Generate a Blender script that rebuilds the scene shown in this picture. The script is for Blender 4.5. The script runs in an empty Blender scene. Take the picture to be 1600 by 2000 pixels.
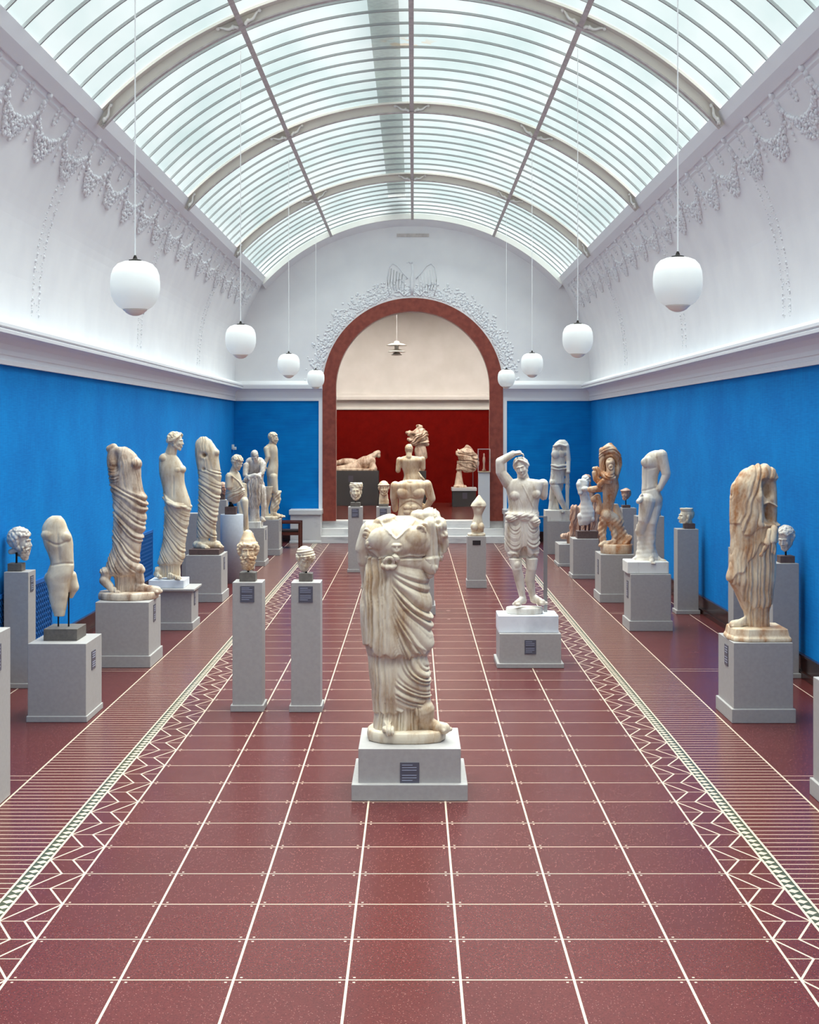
import bpy, bmesh, math, random
import numpy as np
from mathutils import Vector, Matrix, noise as mnoise
random.seed(7)
rng = np.random.default_rng(7)
C = bpy.context.scene.collection
PI = math.pi
F = 2770.0      # focal length in pixels of the 1600 x 2000 frame
EYE = 2.8       # eye height in metres

# ---------------------------------------------------------------- camera
cam_d = bpy.data.cameras.new('camera'); cam = bpy.data.objects.new('camera', cam_d); C.objects.link(cam)
cam.location = (0, 0, EYE); cam.rotation_euler = (PI/2, 0, 0)
cam_d.sensor_fit = 'VERTICAL'; cam_d.sensor_height = 24; cam_d.sensor_width = 24
cam_d.lens = F/2000*24
cam_d.shift_x = -8/2000; cam_d.shift_y = -162/2000
cam_d.clip_end = 200
bpy.context.scene.camera = cam
# ---------------------------------------------------------------- world, sun, exposure
sc = bpy.context.scene
sc.view_settings.view_transform = 'Standard'; sc.view_settings.look = 'None'
sc.view_settings.exposure = 0.80; sc.view_settings.gamma = 1.0; sc.view_settings.use_curve_mapping = False
w = bpy.data.worlds.new('overcast_sky'); sc.world = w; w.use_nodes = True
bgn = w.node_tree.nodes['Background']
bgn.inputs[0].default_value = (0.97, 0.985, 1.0, 1); bgn.inputs[1].default_value = .56
sun_d = bpy.data.lights.new('hazy_sun', 'SUN'); sun_d.energy = 13.0; sun_d.angle = math.radians(85); sun_d.color = (1, .97, .93)
sun = bpy.data.objects.new('hazy_sun', sun_d); C.objects.link(sun)
sun.rotation_euler = (math.radians(-11), math.radians(4), 0)

# ---------------------------------------------------------------- materials
def srgb(r, g, b):
    f = lambda c: (c/255/12.92) if c/255 <= .04045 else ((c/255+.055)/1.055)**2.4
    return (f(r), f(g), f(b), 1)

class NT:
    def __init__(s, m): s.t = m.node_tree; s.n = s.t.nodes; s.l = s.t.links
    def new(s, ty, **k):
        n = s.n.new(ty)
        for a, b in k.items(): setattr(n, a, b)
        return n
    def link(s, a, b): s.l.new(a, b)
    def m(s, op, *a):
        n = s.n.new('ShaderNodeMath'); n.operation = op
        for i, v in enumerate(a):
            if isinstance(v, (int, float)): n.inputs[i].default_value = v
            else: s.l.new(v, n.inputs[i])
        return n.outputs[0]
    def mix(s, f, a, b):
        n = s.n.new('ShaderNodeMix'); n.data_type = 'RGBA'
        for i, v in ((0, f), (6, a), (7, b)):
            if isinstance(v, (int, float, tuple)): n.inputs[i].default_value = v
            else: s.l.new(v, n.inputs[i])
        return n.outputs[2]

def mat(name, col, rough=.6, **k):
    m = bpy.data.materials.new(name); m.use_nodes = True
    b = m.node_tree.nodes['Principled BSDF']
    b.inputs['Base Color'].default_value = col; b.inputs['Roughness'].default_value = rough
    for a, v in k.items(): b.inputs[a.replace('_', ' ')].default_value = v
    return m

def noisy(name, c1, c2, scale=8, rough=.6, bump=0.0, detail=6, stretch=(1, 1, 1), lo=.35, hi=.65, **k):
    m = mat(name, c1, rough, **k); t = NT(m); b = t.n['Principled BSDF']
    tc = t.new('ShaderNodeTexCoord'); mp = t.new('ShaderNodeMapping'); mp.inputs['Scale'].default_value = stretch
    t.link(tc.outputs['Object'], mp.inputs[0])
    no = t.new('ShaderNodeTexNoise'); no.inputs['Scale'].default_value = scale; no.inputs['Detail'].default_value = detail
    t.link(mp.outputs[0], no.inputs['Vector'])
    mr = t.new('ShaderNodeMapRange'); mr.inputs[1].default_value = lo; mr.inputs[2].default_value = hi
    t.link(no.outputs[0], mr.inputs[0])
    t.link(t.mix(mr.outputs[0], c1, c2), b.inputs['Base Color'])
    if bump:
        bp = t.new('ShaderNodeBump'); bp.inputs['Strength'].default_value = bump; bp.inputs['Distance'].default_value = .01
        t.link(no.outputs[0], bp.inputs['Height']); t.link(bp.outputs[0], b.inputs['Normal'])
    return m

def marble(name, base, stain, amount=.5, scale=3.0, rough=.55):
    """weathered marble: pale stone with blotchy and run-down stains and a fine grain"""
    m = mat(name, base, rough); t = NT(m); b = t.n['Principled BSDF']
    tc = t.new('ShaderNodeTexCoord'); mp = t.new('ShaderNodeMapping'); mp.inputs['Scale'].default_value = (2.2, 2.2, .7)
    t.link(tc.outputs['Object'], mp.inputs[0])
    n1 = t.new('ShaderNodeTexNoise'); n1.inputs['Scale'].default_value = scale; n1.inputs['Detail'].default_value = 8; n1.inputs['Roughness'].default_value = .65
    t.link(mp.outputs[0], n1.inputs['Vector'])
    r1 = t.new('ShaderNodeMapRange'); r1.inputs[1].default_value = .62-.3*amount; r1.inputs[2].default_value = .8-.2*amount
    t.link(n1.outputs[0], r1.inputs[0])
    n2 = t.new('ShaderNodeTexNoise'); n2.inputs['Scale'].default_value = 28; n2.inputs['Detail'].default_value = 5
    t.link(tc.outputs['Object'], n2.inputs['Vector'])
    f = t.m('MULTIPLY', r1.outputs[0], t.m('ADD', .45, n2.outputs[0]))
    t.link(t.mix(t.m('MINIMUM', f, 1.0), base, stain), b.inputs['Base Color'])
    bp = t.new('ShaderNodeBump'); bp.inputs['Strength'].default_value = .25; bp.inputs['Distance'].default_value = .004
    t.link(n2.outputs[0], bp.inputs['Height']); t.link(bp.outputs[0], b.inputs['Normal'])
    return m

M = {}
M['plaster'] = noisy('white_plaster', srgb(238, 237, 238), srgb(233, 232, 234), 2.0, .8)
M['plaster_trim'] = mat('white_cornice_paint', srgb(230, 230, 233), .6)
M['plaster_far'] = noisy('cream_plaster', srgb(214, 209, 203), srgb(206, 201, 194), 2.0, .8)
def fabric(name, c1, c2):
    m = mat(name, c1, .85, Specular_IOR_Level=.15); t = NT(m); b = t.n['Principled BSDF']
    tc = t.new('ShaderNodeTexCoord')
    outs = []
    for st in ((2, 60, 4), (2, 5, 70)):
        mp = t.new('ShaderNodeMapping'); mp.inputs['Scale'].default_value = st; t.link(tc.outputs['Object'], mp.inputs[0])
        n = t.new('ShaderNodeTexNoise'); n.inputs['Scale'].default_value = 1.0; n.inputs['Detail'].default_value = 5
        t.link(mp.outputs[0], n.inputs['Vector']); outs.append(n.outputs[0])
    n3 = t.new('ShaderNodeTexNoise'); n3.inputs['Scale'].default_value = .9; n3.inputs['Detail'].default_value = 4
    t.link(tc.outputs['Object'], n3.inputs['Vector'])
    s = t.m('MULTIPLY', t.m('ADD', t.m('ADD', outs[0], outs[1]), t.m('MULTIPLY', n3.outputs[0], 1.2)), .3125)
    mr = t.new('ShaderNodeMapRange'); mr.inputs[1].default_value = .4; mr.inputs[2].default_value = .6; t.link(s, mr.inputs[0])
    t.link(t.mix(mr.outputs[0], c1, c2), b.inputs['Base Color'])
    bp = t.new('ShaderNodeBump'); bp.inputs['Strength'].default_value = .15; bp.inputs['Distance'].default_value = .003
    t.link(s, bp.inputs['Height']); t.link(bp.outputs[0], b.inputs['Normal'])
    return m
M['blue'] = fabric('blue_wall_fabric', srgb(0, 108, 184), srgb(0, 130, 204))
M['red'] = noisy('dark_red_wall', srgb(108, 14, 8), srgb(98, 10, 6), 5, .8, Specular_IOR_Level=.05)
M['red_marble'] = noisy('red_marble_frame', srgb(142, 66, 50), srgb(122, 48, 36), 9, .42, detail=8)
M['skirt'] = noisy('brown_marble_skirting', srgb(34, 18, 17), srgb(64, 38, 33), 6, .2, detail=9)
M['step'] = noisy('grey_veined_marble', srgb(214, 210, 208), srgb(150, 150, 154), 1.6, .35, detail=9, stretch=(1, 1, 4), lo=.5, hi=.8)
M['grey_paint'] = noisy('grey_pedestal_paint', srgb(166, 159, 156), srgb(160, 153, 150), 30, .55)
M['pale_blue_paint'] = noisy('pale_blue_grey_paint', srgb(172, 174, 182), srgb(166, 168, 176), 20, .5)
M['dark_grey'] = mat('dark_grey_paint', srgb(62, 60, 60), .6)
M['light_grey'] = mat('light_grey_paint', srgb(198, 198, 200), .5)
M['plate'] = mat('label_plate_grey', srgb(82, 80, 92), .4)
M['print'] = mat('pale_label_print', srgb(150, 152, 170), .5)
M['dark_plate'] = mat('dark_label_plate', srgb(28, 18, 20), .4)
M['stone_block'] = noisy('dark_stone_mount', srgb(88, 80, 74), srgb(104, 95, 88), 25, .6)
M['brown_block'] = noisy('brown_stone_mount', srgb(84, 62, 58), srgb(98, 74, 68), 25, .6)
M['white_marble_block'] = noisy('white_veined_marble', srgb(226, 226, 230), srgb(168, 170, 178), 2.2, .4, detail=9, lo=.52, hi=.8)
M['iron'] = mat('dark_iron', srgb(36, 32, 30), .4, Metallic=.8)
M['steel'] = mat('brushed_steel', srgb(150, 148, 146), .35, Metallic=.9)
M['wood'] = noisy('mahogany_wood', srgb(92, 36, 22), srgb(70, 24, 14), 3, .35, stretch=(1, 1, 8))
M['leather'] = mat('dark_seat_leather', srgb(38, 20, 16), .45)
M['grille'] = mat('blue_painted_grille', srgb(12, 96, 172), .5)
M['dark'] = mat('dark_vent_void', srgb(8, 14, 34), .9)
M['rib'] = noisy('grey_painted_iron', srgb(206, 198, 194), srgb(184, 176, 172), 12, .5)
M['ribpale'] = mat('cream_painted_iron', srgb(222, 216, 206), .6)
M['bar'] = mat('grey_glazing_bar', srgb(150, 152, 152), .5)
M['white_metal'] = mat('white_painted_iron', srgb(232, 230, 224), .5)
def opal(name, col, f):
    m = bpy.data.materials.new(name); m.use_nodes = True; t = NT(m); t.n.clear()
    o = t.new('ShaderNodeOutputMaterial'); d = t.new('ShaderNodeBsdfDiffuse'); tl = t.new('ShaderNodeBsdfTranslucent'); x = t.new('ShaderNodeMixShader'); gl = t.new('ShaderNodeBsdfGlossy'); y = t.new('ShaderNodeMixShader')
    d.inputs[0].default_value = col; tl.inputs[0].default_value = col; x.inputs[0].default_value = f; gl.inputs['Roughness'].default_value = .25; y.inputs[0].default_value = .04
    t.link(d.outputs[0], x.inputs[1]); t.link(tl.outputs[0], x.inputs[2]); t.link(x.outputs[0], y.inputs[1]); t.link(gl.outputs[0], y.inputs[2]); t.link(y.outputs[0], o.inputs[0]); return m
M['opal'] = opal('opal_glass', (.93, .93, .92, 1), .45)
M['opal_tip'] = mat('ribbed_lower_glass', srgb(250, 244, 226), .3)
M['cord'] = mat('pale_cord', srgb(225, 225, 225), .5)
M['lamp_metal'] = mat('satin_lamp_metal', srgb(190, 188, 178), .3, Metallic=.6)
M['glass'] = mat('display_glass', (1, 1, 1, 1), .02, Transmission_Weight=1.0, IOR=1.05)
M['wood_pale'] = mat('pale_plinth', srgb(180, 160, 130), .6)

def skylight_mat():
    m = bpy.data.materials.new('frosted_roof_glass'); m.use_nodes = True; t = NT(m); t.n.clear()
    out = t.new('ShaderNodeOutputMaterial')
    tc = t.new('ShaderNodeTexCoord')
    no = t.new('ShaderNodeTexNoise'); no.inputs['Scale'].default_value = 1.1; no.inputs['Detail'].default_value = 4
    mp = t.new('ShaderNodeMapping'); mp.inputs['Scale'].default_value = (1, .35, 1); t.link(tc.outputs['Object'], mp.inputs[0]); t.link(mp.outputs[0], no.inputs['Vector'])
    mr = t.new('ShaderNodeMapRange'); mr.inputs[1].default_value = .38; mr.inputs[2].default_value = .66; t.link(no.outputs[0], mr.inputs[0])
    col = t.mix(mr.outputs[0], (.80, .90, .90, 1), (.62, .77, .765, 1))
    # soft dirt towards each bar and the rust stain by the ridge
    sp = t.new('ShaderNodeSeparateXYZ'); t.link(tc.outputs['Object'], sp.inputs[0])
    dx = t.m('DIVIDE', t.m('ADD', sp.outputs[0], .12), .5); dy = t.m('DIVIDE', t.m('SUBTRACT', sp.outputs[1], 19.4), .35)
    rr = t.m('SUBTRACT', 1.0, t.m('ADD', t.m('MULTIPLY', dx, dx), t.m('MULTIPLY', dy, dy)))
    n2 = t.new('ShaderNodeTexNoise'); n2.inputs['Scale'].default_value = 5; t.link(tc.outputs['Object'], n2.inputs['Vector'])
    st = t.m('MULTIPLY', t.m('MAXIMUM', rr, 0.0), t.m('GREATER_THAN', n2.outputs[0], .5))
    col = t.mix(t.m('MULTIPLY', st, .6), col, (.75, .5, .25, 1))
    tr = t.new('ShaderNodeBsdfTransparent'); tl = t.new('ShaderNodeBsdfTranslucent'); gl = t.new('ShaderNodeBsdfDiffuse')
    dk = t.mix(.35, col, (0.5, .55, .55, 1))
    t.link(dk, tr.inputs[0]); t.link(col, tl.inputs[0]); t.link(col, gl.inputs[0])
    a = t.new('ShaderNodeMixShader'); a.inputs[0].default_value = .06; t.link(tr.outputs[0], a.inputs[1]); t.link(tl.outputs[0], a.inputs[2])
    b = t.new('ShaderNodeMixShader'); b.inputs[0].default_value = .08; t.link(a.outputs[0], b.inputs[1]); t.link(gl.outputs[0], b.inputs[2])
    t.link(b.outputs[0], out.inputs[0])
    return m
M['skyglass'] = skylight_mat()
M['farglass'] = opal('added_laylight_glass', (.97, .95, .92, 1), .97)  # for the ceiling opening added to light the far room

# floor: red terrazzo with inlaid white lines
FX = -0.05; TS = .577; TR = .574; Y0 = 7.209
def floor_mat():
    m = mat('red_terrazzo_floor', srgb(118, 58, 56), .22); t = NT(m); b = t.n['Principled BSDF']
    tc = t.new('ShaderNodeTexCoord'); sp = t.new('ShaderNodeSeparateXYZ'); t.link(tc.outputs['Object'], sp.inputs[0])
    X = t.m('SUBTRACT', sp.outputs[0], FX); A = t.m('ABSOLUTE', X); Y = sp.outputs[1]
    lt = lambda a, v: t.m('LESS_THAN', a, v); gt = lambda a, v: t.m('GREATER_THAN', a, v)
    AND = lambda *a: a[0] if len(a) == 1 else t.m('MULTIPLY', a[0], AND(*a[1:]))
    OR = lambda *a: a[0] if len(a) == 1 else t.m('MAXIMUM', a[0], OR(*a[1:]))
    rng_ = lambda a, lo, hi: AND(gt(a, lo), lt(a, hi))
    dist = lambda v, per: t.m('MULTIPLY', t.m('PINGPONG', t.m('DIVIDE', v, per), .5), per)  # distance to nearest multiple
    dX = dist(t.m('ADD', A, TS/2), TS)                    # distance to nearest long line
    V = t.m('SUBTRACT', Y, Y0 - 40*TR); dY = dist(V, TR)
    centre = lt(A, 2.028)
    lines = AND(centre, OR(lt(dX, .0068), lt(dY, .0048)))
    dots = AND(centre, lt(t.m('ABSOLUTE', t.m('SUBTRACT', dX, .036)), .0065), lt(t.m('ABSOLUTE', t.m('SUBTRACT', dY, .032)), .0065))
    # zigzag band
    tri = t.m('DIVIDE', dY, TR/2)
    tt = t.m('DIVIDE', t.m('SUBTRACT', A, 2.02), .29)
    z1 = lt(t.m('ABSOLUTE', t.m('SUBTRACT', tt, t.m('MULTIPLY', tri, .5))), .025)
    z2 = lt(t.m('ABSOLUTE', t.m('SUBTRACT', tt, t.m('ADD', .5, t.m('MULTIPLY', tri, .5)))), .025)
    zig = AND(rng_(A, 2.02, 2.31), OR(z1, z2, lt(dist(V, TR/2), .0042)))
    # mosaic band
    edge = OR(lt(t.m('ABSOLUTE', t.m('SUBTRACT', A, 2.315)), .008), lt(t.m('ABSOLUTE', t.m('SUBTRACT', A, 2.402)), .008))
    inband = rng_(A, 2.323, 2.394)
    dL = dist(V, TR/6)
    dia = lt(t.m('ADD', t.m('DIVIDE', t.m('ABSOLUTE', t.m('SUBTRACT', A, 2.352)), .036), t.m('DIVIDE', t.m('SUBTRACT', TR/12, dL), .036)), 1.0)
    # ladder
    lad = AND(rng_(A, 2.40, 3.02), lt(dL, .0052))
    edge2 = lt(t.m('ABSOLUTE', t.m('SUBTRACT', A, 3.02)), .0075)
    side = AND(gt(A, 3.03), OR(lt(t.m('ABSOLUTE', t.m('SUBTRACT', dist(t.m('SUBTRACT', Y, 11.37), 2.57), .0)), .0) if False else lt(dist(t.m('SUBTRACT', Y, 11.31), 5.1), .005), lt(dist(t.m('SUBTRACT', Y, 11.45), 5.1), .005), lt(t.m('ABSOLUTE', t.m('SUBTRACT', A, 4.22)), .006)))
    white = OR(lines, dots, zig, edge, AND(inband, dia), lad, edge2, side)
    # terrazzo
    vo = t.new('ShaderNodeTexVoronoi'); vo.inputs['Scale'].default_value = 150; t.link(tc.outputs['Object'], vo.inputs['Vector'])
    wn = t.new('ShaderNodeTexWhiteNoise'); wn.noise_dimensions = '3D'; t.link(vo.outputs['Position'], wn.inputs[0])
    chip = AND(gt(wn.outputs[0], .93), lt(vo.outputs['Distance'], .35))
    dchip = lt(wn.outputs[0], .3)
    no = t.new('ShaderNodeTexNoise'); no.inputs['Scale'].default_value = .8; no.inputs['Detail'].default_value = 6; t.link(tc.outputs['Object'], no.inputs['Vector'])
    c = t.mix(no.outputs[0], srgb(80, 33, 32), srgb(95, 42, 41))
    c = t.mix(t.m('MULTIPLY', dchip, .5), c, srgb(62, 27, 27))
    c = t.mix(t.m('MULTIPLY', chip, .45), c, srgb(200, 150, 140))
    c = t.mix(AND(inband, t.m('SUBTRACT', 1.0, dia)), c, srgb(66, 70, 54))
    c = t.mix(white, c, srgb(200, 178, 158))
    t.link(c, b.inputs['Base Color'])
    n2 = t.new('ShaderNodeTexNoise'); n2.inputs['Scale'].default_value = 3; t.link(tc.outputs['Object'], n2.inputs['Vector'])
    mr = t.new('ShaderNodeMapRange'); mr.inputs[3].default_value = .2; mr.inputs[4].default_value = .3; t.link(n2.outputs[0], mr.inputs[0])
    t.link(mr.outputs[0], b.inputs['Roughness'])
    b.inputs['Specular IOR Level'].default_value = .16
    return m
M['floor'] = floor_mat()

# ---------------------------------------------------------------- mesh helpers
class MB:
    def __init__(s): s.v = []; s.f = []
    def add(s, vs, fs):
        o = len(s.v); s.v += [tuple(v) for v in vs]; s.f += [tuple(i+o for i in f) for f in fs]; return s
    def box(s, x0, x1, y0, y1, z0, z1):
        return s.add([(x0,y0,z0),(x1,y0,z0),(x1,y1,z0),(x0,y1,z0),(x0,y0,z1),(x1,y0,z1),(x1,y1,z1),(x0,y1,z1)],
                     [(0,3,2,1),(4,5,6,7),(0,1,5,4),(1,2,6,5),(2,3,7,6),(3,0,4,7)])
    def lathe(s, prof, cx, cy, n=32):
        vs = [(cx+r*math.cos(2*PI*i/n), cy+r*math.sin(2*PI*i/n), z) for r, z in prof for i in range(n)]
        fs = [(j*n+i, j*n+(i+1)%n, (j+1)*n+(i+1)%n, (j+1)*n+i) for j in range(len(prof)-1) for i in range(n)]
        fs += [tuple(range(n-1, -1, -1)), tuple((len(prof)-1)*n+i for i in range(n))]
        return s.add(vs, fs)
    def tube(s, pts, r, n=8):
        pts = [Vector(p) for p in pts]; rs = r if isinstance(r, (list, tuple)) else [r]*len(pts)
        vs = []
        up = Vector((0, 0, 1))
        for i, p in enumerate(pts):
            d = (pts[min(i+1, len(pts)-1)] - pts[max(i-1, 0)]).normalized()
            a = d.cross(up)
            if a.length < .05: a = d.cross(Vector((1, 0, 0)))
            a.normalize(); b = d.cross(a)
            vs += [p + a*rs[i]*math.cos(2*PI*k/n) + b*rs[i]*math.sin(2*PI*k/n) for k in range(n)]
        fs = [(j*n+i, (j+1)*n+i, (j+1)*n+(i+1)%n, j*n+(i+1)%n) for j in range(len(pts)-1) for i in range(n)]
        fs += [tuple(range(n)), tuple((len(pts)-1)*n+i for i in range(n-1, -1, -1))]
        return s.add(vs, fs)
    def extrude_y(s, prof, y0, y1, closed=True):
        n = len(prof)
        vs = [(x, y0, z) for x, z in prof] + [(x, y1, z) for x, z in prof]
        fs = [(i, (i+1) % n, n+(i+1) % n, n+i) for i in range(n if closed else n-1)]
        if closed: fs += [tuple(range(n-1, -1, -1)), tuple(range(n, 2*n))]
        return s.add(vs, fs)
    def blob(s, c, r, n=6, m=4):
        c = Vector(c); r = r if isinstance(r, (tuple, list)) else (r, r, r)
        vs = [(c.x, c.y, c.z+r[2])]
        for j in range(1, m):
            a = PI*j/m
            vs += [(c.x+r[0]*math.sin(a)*math.cos(2*PI*i/n), c.y+r[1]*math.sin(a)*math.sin(2*PI*i/n), c.z+r[2]*math.cos(a)) for i in range(n)]
        vs.append((c.x, c.y, c.z-r[2]))
        fs = [(0, 1+i, 1+(i+1)%n) for i in range(n)]
        for j in range(m-2):
            for i in range(n):
                a = 1+j*n+i; b = 1+j*n+(i+1)%n; fs.append((a, a+n, b+n, b))
        o = 1+(m-2)*n; e = len(vs)-1
        fs += [(o+i, e, o+(i+1)%n) for i in range(n)]
        return s.add(vs, fs)
    def build(s, name, m, parent=None, smooth=False, bevel=0, origin=None, autosm=False):
        me = bpy.data.meshes.new(name)
        vs = s.v
        off = Vector((0, 0, 0))
        if parent is not None: off = Vector(parent['_o'])
        elif origin is not None: off = Vector(origin)
        me.from_pydata([tuple(Vector(v)-off) for v in vs], [], s.f); me.update()
        bm = bmesh.new(); bm.from_mesh(me); bmesh.ops.recalc_face_normals(bm, faces=bm.faces)
        if smooth:
            for f in bm.faces: f.smooth = True
        bm.to_mesh(me); bm.free()
        me.materials.append(m)
        o = bpy.data.objects.new(name, me); C.objects.link(o)
        if parent is not None:
            o.parent = parent; o['_o'] = tuple(off)
        else:
            o.location = off; o['_o'] = tuple(off)
        if bevel:
            b = o.modifiers.new('bevel', 'BEVEL'); b.width = bevel; b.segments = 2; b.limit_method = 'ANGLE'
        return o

def thing(name, label, cat, loc, group=None):
    o = bpy.data.objects.new(name, None); C.objects.link(o); o.location = loc; o.empty_display_size = .1
    o['label'] = label; o['category'] = cat; o['_o'] = tuple(loc)
    if group: o['group'] = group
    return o
def struct(o):
    o['kind'] = 'structure'; return o

def at(px, py, Y):
    return Vector(((px-808)*Y/F, Y, EYE-(py-838)*Y/F))

# ================================================================= SETTING
WL, WR = -4.47, 4.41; YE = 35.3; YB = -5.0; YS = 34.8     # walls, end wall, back wall, skylight end
CX = -.03
RS = 5.05; ZC = 3.0       # skylight circle
side_pts = [(4.42, 3.93), (4.40, 4.5), (4.30, 5.1), (4.13, 5.6), (3.95, 6.0), (3.72, 6.415)]
_sp = np.array(side_pts); _o = []
for _i in range(len(_sp)-1):
    _p0, _p1, _p2, _p3 = _sp[max(_i-1, 0)], _sp[_i], _sp[_i+1], _sp[min(_i+2, len(_sp)-1)]
    for _k in range(5):
        _t = _k/5; _q = .5*((2*_p1)+(-_p0+_p2)*_t+(2*_p0-5*_p1+4*_p2-_p3)*_t*_t+(-_p0+3*_p1-3*_p2+_p3)*_t**3); _o.append((float(_q[0]), float(_q[1])))
side_pts = _o+[side_pts[-1]]
def skz(x): return ZC+math.sqrt(RS*RS-x*x)

MB().box(WL-.3, WR+.3, YB-.3, YE+.49, -.2, 0).build('floor', M['floor'], origin=(0, 0, 0))['kind'] = 'structure'
for nm, x0, x1 in (('wall_left', WL-.3, WL), ('wall_right', WR, WR+.3)):
    struct(MB().box(x0, x1, YB, YE, 0, 3.56).build(nm, M['blue']))
struct(MB().box(WL-.3, WR+.3, YB-.3, YB, 0, 9).build('wall_back', M['plaster']))
# end wall: two blue panels beside the arch, white wall above
struct(MB().box(WL-.3, -2.36, YE, YE+.5, 0, 3.56).build('wall_end_left', M['blue']))
struct(MB().box(2.32, WR+.3, YE, YE+.5, 0, 3.56).build('wall_end_right', M['blue']))
def prof_top(x):
    a = abs(x-CX)
    if a <= 3.72: return skz(a)+.05
    ps = side_pts
    for (xa, za), (xb, zb) in zip(ps, ps[1:]):
        if xb <= a <= xa: return za+(zb-za)*(xa-a)/(xa-xb)+.05
    return 3.93
mb = MB(); ARC = -.02; AR = 2.245; AZ = 3.815
xs = sorted(set([WL-.2, WR+.2, ARC-AR, ARC+AR] + [ARC-AR*math.cos(PI*i/40) for i in range(41)] + [WL-.2+(WR-WL+.4)*i/60 for i in range(61)]))
for a, b in zip(xs, xs[1:]):
    lo = lambda x: AZ+math.sqrt(max(AR*AR-(x-ARC)**2, 0)) if abs(x-ARC) <= AR+1e-6 else 3.56
    if b-a < 1e-5: continue
    la, lb = lo(a+1e-7) , lo(b-1e-7)
    if abs(a-(ARC+AR)) < 1e-4: la = 3.56
    if abs(b-(ARC-AR)) < 1e-4: lb = 3.56
    ta, tb = prof_top(a)+.25, prof_top(b)+.25
    mb.add([(a,YE,la),(b,YE,lb),(b,YE,tb),(a,YE,ta),(a,YE+.5,la),(b,YE+.5,lb),(b,YE+.5,tb),(a,YE+.5,ta)],
           [(0,1,2,3),(4,7,6,5),(0,4,5,1),(3,2,6,7)])
struct(mb.build('wall_end', M['plaster']))
# ceiling: plaster coves on both sides and the soffit ring at the end
mb = MB()
for s in (-1, 1):
    P = [(CX+s*x, z) for x, z in side_pts]
    Q = [(CX+s*(x+.25), z+.06) for x, z in side_pts]
    prof = P+Q[::-1]
    mb.extrude_y(prof, YB, YE)
n = 48; th0 = math.asin(3.72/RS)
ring = []
for i in range(n+1):
    th = -th0+2*th0*i/n
    ring.append((math.sin(th), math.cos(th)))
for (a, b) in zip(ring, ring[1:]):
    q = []
    for (sx, cz) in (a, b):
        q += [(CX+RS*sx, YS, ZC+RS*cz), (CX+(RS-.02)*sx, YS+.02, ZC+(RS-.05)*cz), (CX+(RS-.1)*sx, YE+.01, ZC+(RS-.20)*cz), (CX+(RS+.3)*sx, YE+.01, ZC+(RS+.3)*cz), (CX+(RS+.3)*sx, YS, ZC+(RS+.3)*cz)]
    mb.add(q, [(0,1,6,5),(1,2,7,6),(2,3,8,7),(3,4,9,8),(4,0,5,9)])
struct(mb.build('ceiling', M['plaster'], smooth=False))
# skylight (window_1): glass, purlins, ribs, bars
win = struct(bpy.data.objects.new('window_1', None)); C.objects.link(win); win.location = (0, 0, 0); win['_o'] = (0, 0, 0)
def arc_strip(r0, r1, y0, y1, n=64, t0=-th0, t1=th0):
    m = MB(); vs = []
    for i in range(n+1):
        th = t0+(t1-t0)*i/n; s_, c_ = math.sin(th), math.cos(th)
        vs += [(CX+r0*s_, y0, ZC+r0*c_), (CX+r0*s_, y1, ZC+r0*c_), (CX+r1*s_, y1, ZC+r1*c_), (CX+r1*s_, y0, ZC+r1*c_)]
    fs = [(4*i+k, 4*i+(k+1)%4, 4*i+4+(k+1)%4, 4*i+4+k) for i in range(n) for k in range(4)]
    fs += [(0,1,2,3), (4*n+3,4*n+2,4*n+1,4*n)]
    return m.add(vs, fs)
g = MB(); vs = []
for i in range(65):
    th = -th0+2*th0*i/64
    vs += [(CX+(RS+.03)*math.sin(th), YB, ZC+(RS+.03)*math.cos(th)), (CX+(RS+.03)*math.sin(th), YS, ZC+(RS+.03)*math.cos(th))]
g.add(vs, [(2*i, 2*i+1, 2*i+3, 2*i+2) for i in range(64)])
g.build('glass_pane', M['skyglass'], win, smooth=True)
ribs = [35.55-6.3*k for k in range(7)]
ribs[0] = YS
proto = None
ys = []
for k in range(1, 7):
    y = 35.55-6.3*k
    ys.append(y)
allbars = []
y = ys[0]
k = 0
while True:
    yb = ys[0]+TR*1.0-.0*k + (k)*TR
    if yb > YS-.1: break
    allbars.append(yb); k += 1
for i in range(len(ys)):
    for j in range(1, 11): 
        yb = ys[i]-6.3/11*j
        if yb > YB+.1: allbars.append(yb)
ref = arc_strip(RS-.005, RS+.025, -.013, .013, 56).build('glazing_bar', M['bar'], win, smooth=False)
ref.location = (0, allbars[0], 0)
for yb in allbars[1:]:
    o = ref.copy(); C.objects.link(o); o.parent = win; o.location = (0, yb, 0)
# main ribs: bottom flange, web, with small cast brackets where they meet the purlins
angs = [-th0, -th0/2, 0, th0/2, th0]
def rib(yc, half=False):
    r = arc_strip(RS-.135, RS-.118, yc-.040, yc+.040).build('main_rib', M['rib'], win)
    arc_strip(RS-.118, RS+.02, yc-.012, yc+.012).build('rib_web', M['ribpale'], r)
    arc_strip(RS-.01, RS+.02, yc-.14, yc+.14).build('rib_flange', M['ribpale'], r)
    for ai, a in enumerate(angs):
        for s in (-1, 1):
            if (ai == 0 and s < 0) or (ai == 4 and s > 0): continue
            m = MB(); pts = []; rr = []
            for q in range(9):
                u = q/8; th = a+s*(.008+.045*u); R_ = RS-.125+.09*u+.014*math.sin(u*9)
                pts.append((CX+R_*math.sin(th), yc-.06-.0*u, ZC+R_*math.cos(th))); rr.append(.024-.012*u)
            m.tube(pts, rr, 8); m.blob(pts[-1], .026); m.blob(pts[2], .03)
            m.build('scroll_bracket', M['white_metal'], r, smooth=True)
for yc in ys: rib(yc)
r = arc_strip(RS-.10, RS+.03, YS-.06, YS+.0).build('end_rib', M['white_metal'], win)
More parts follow.
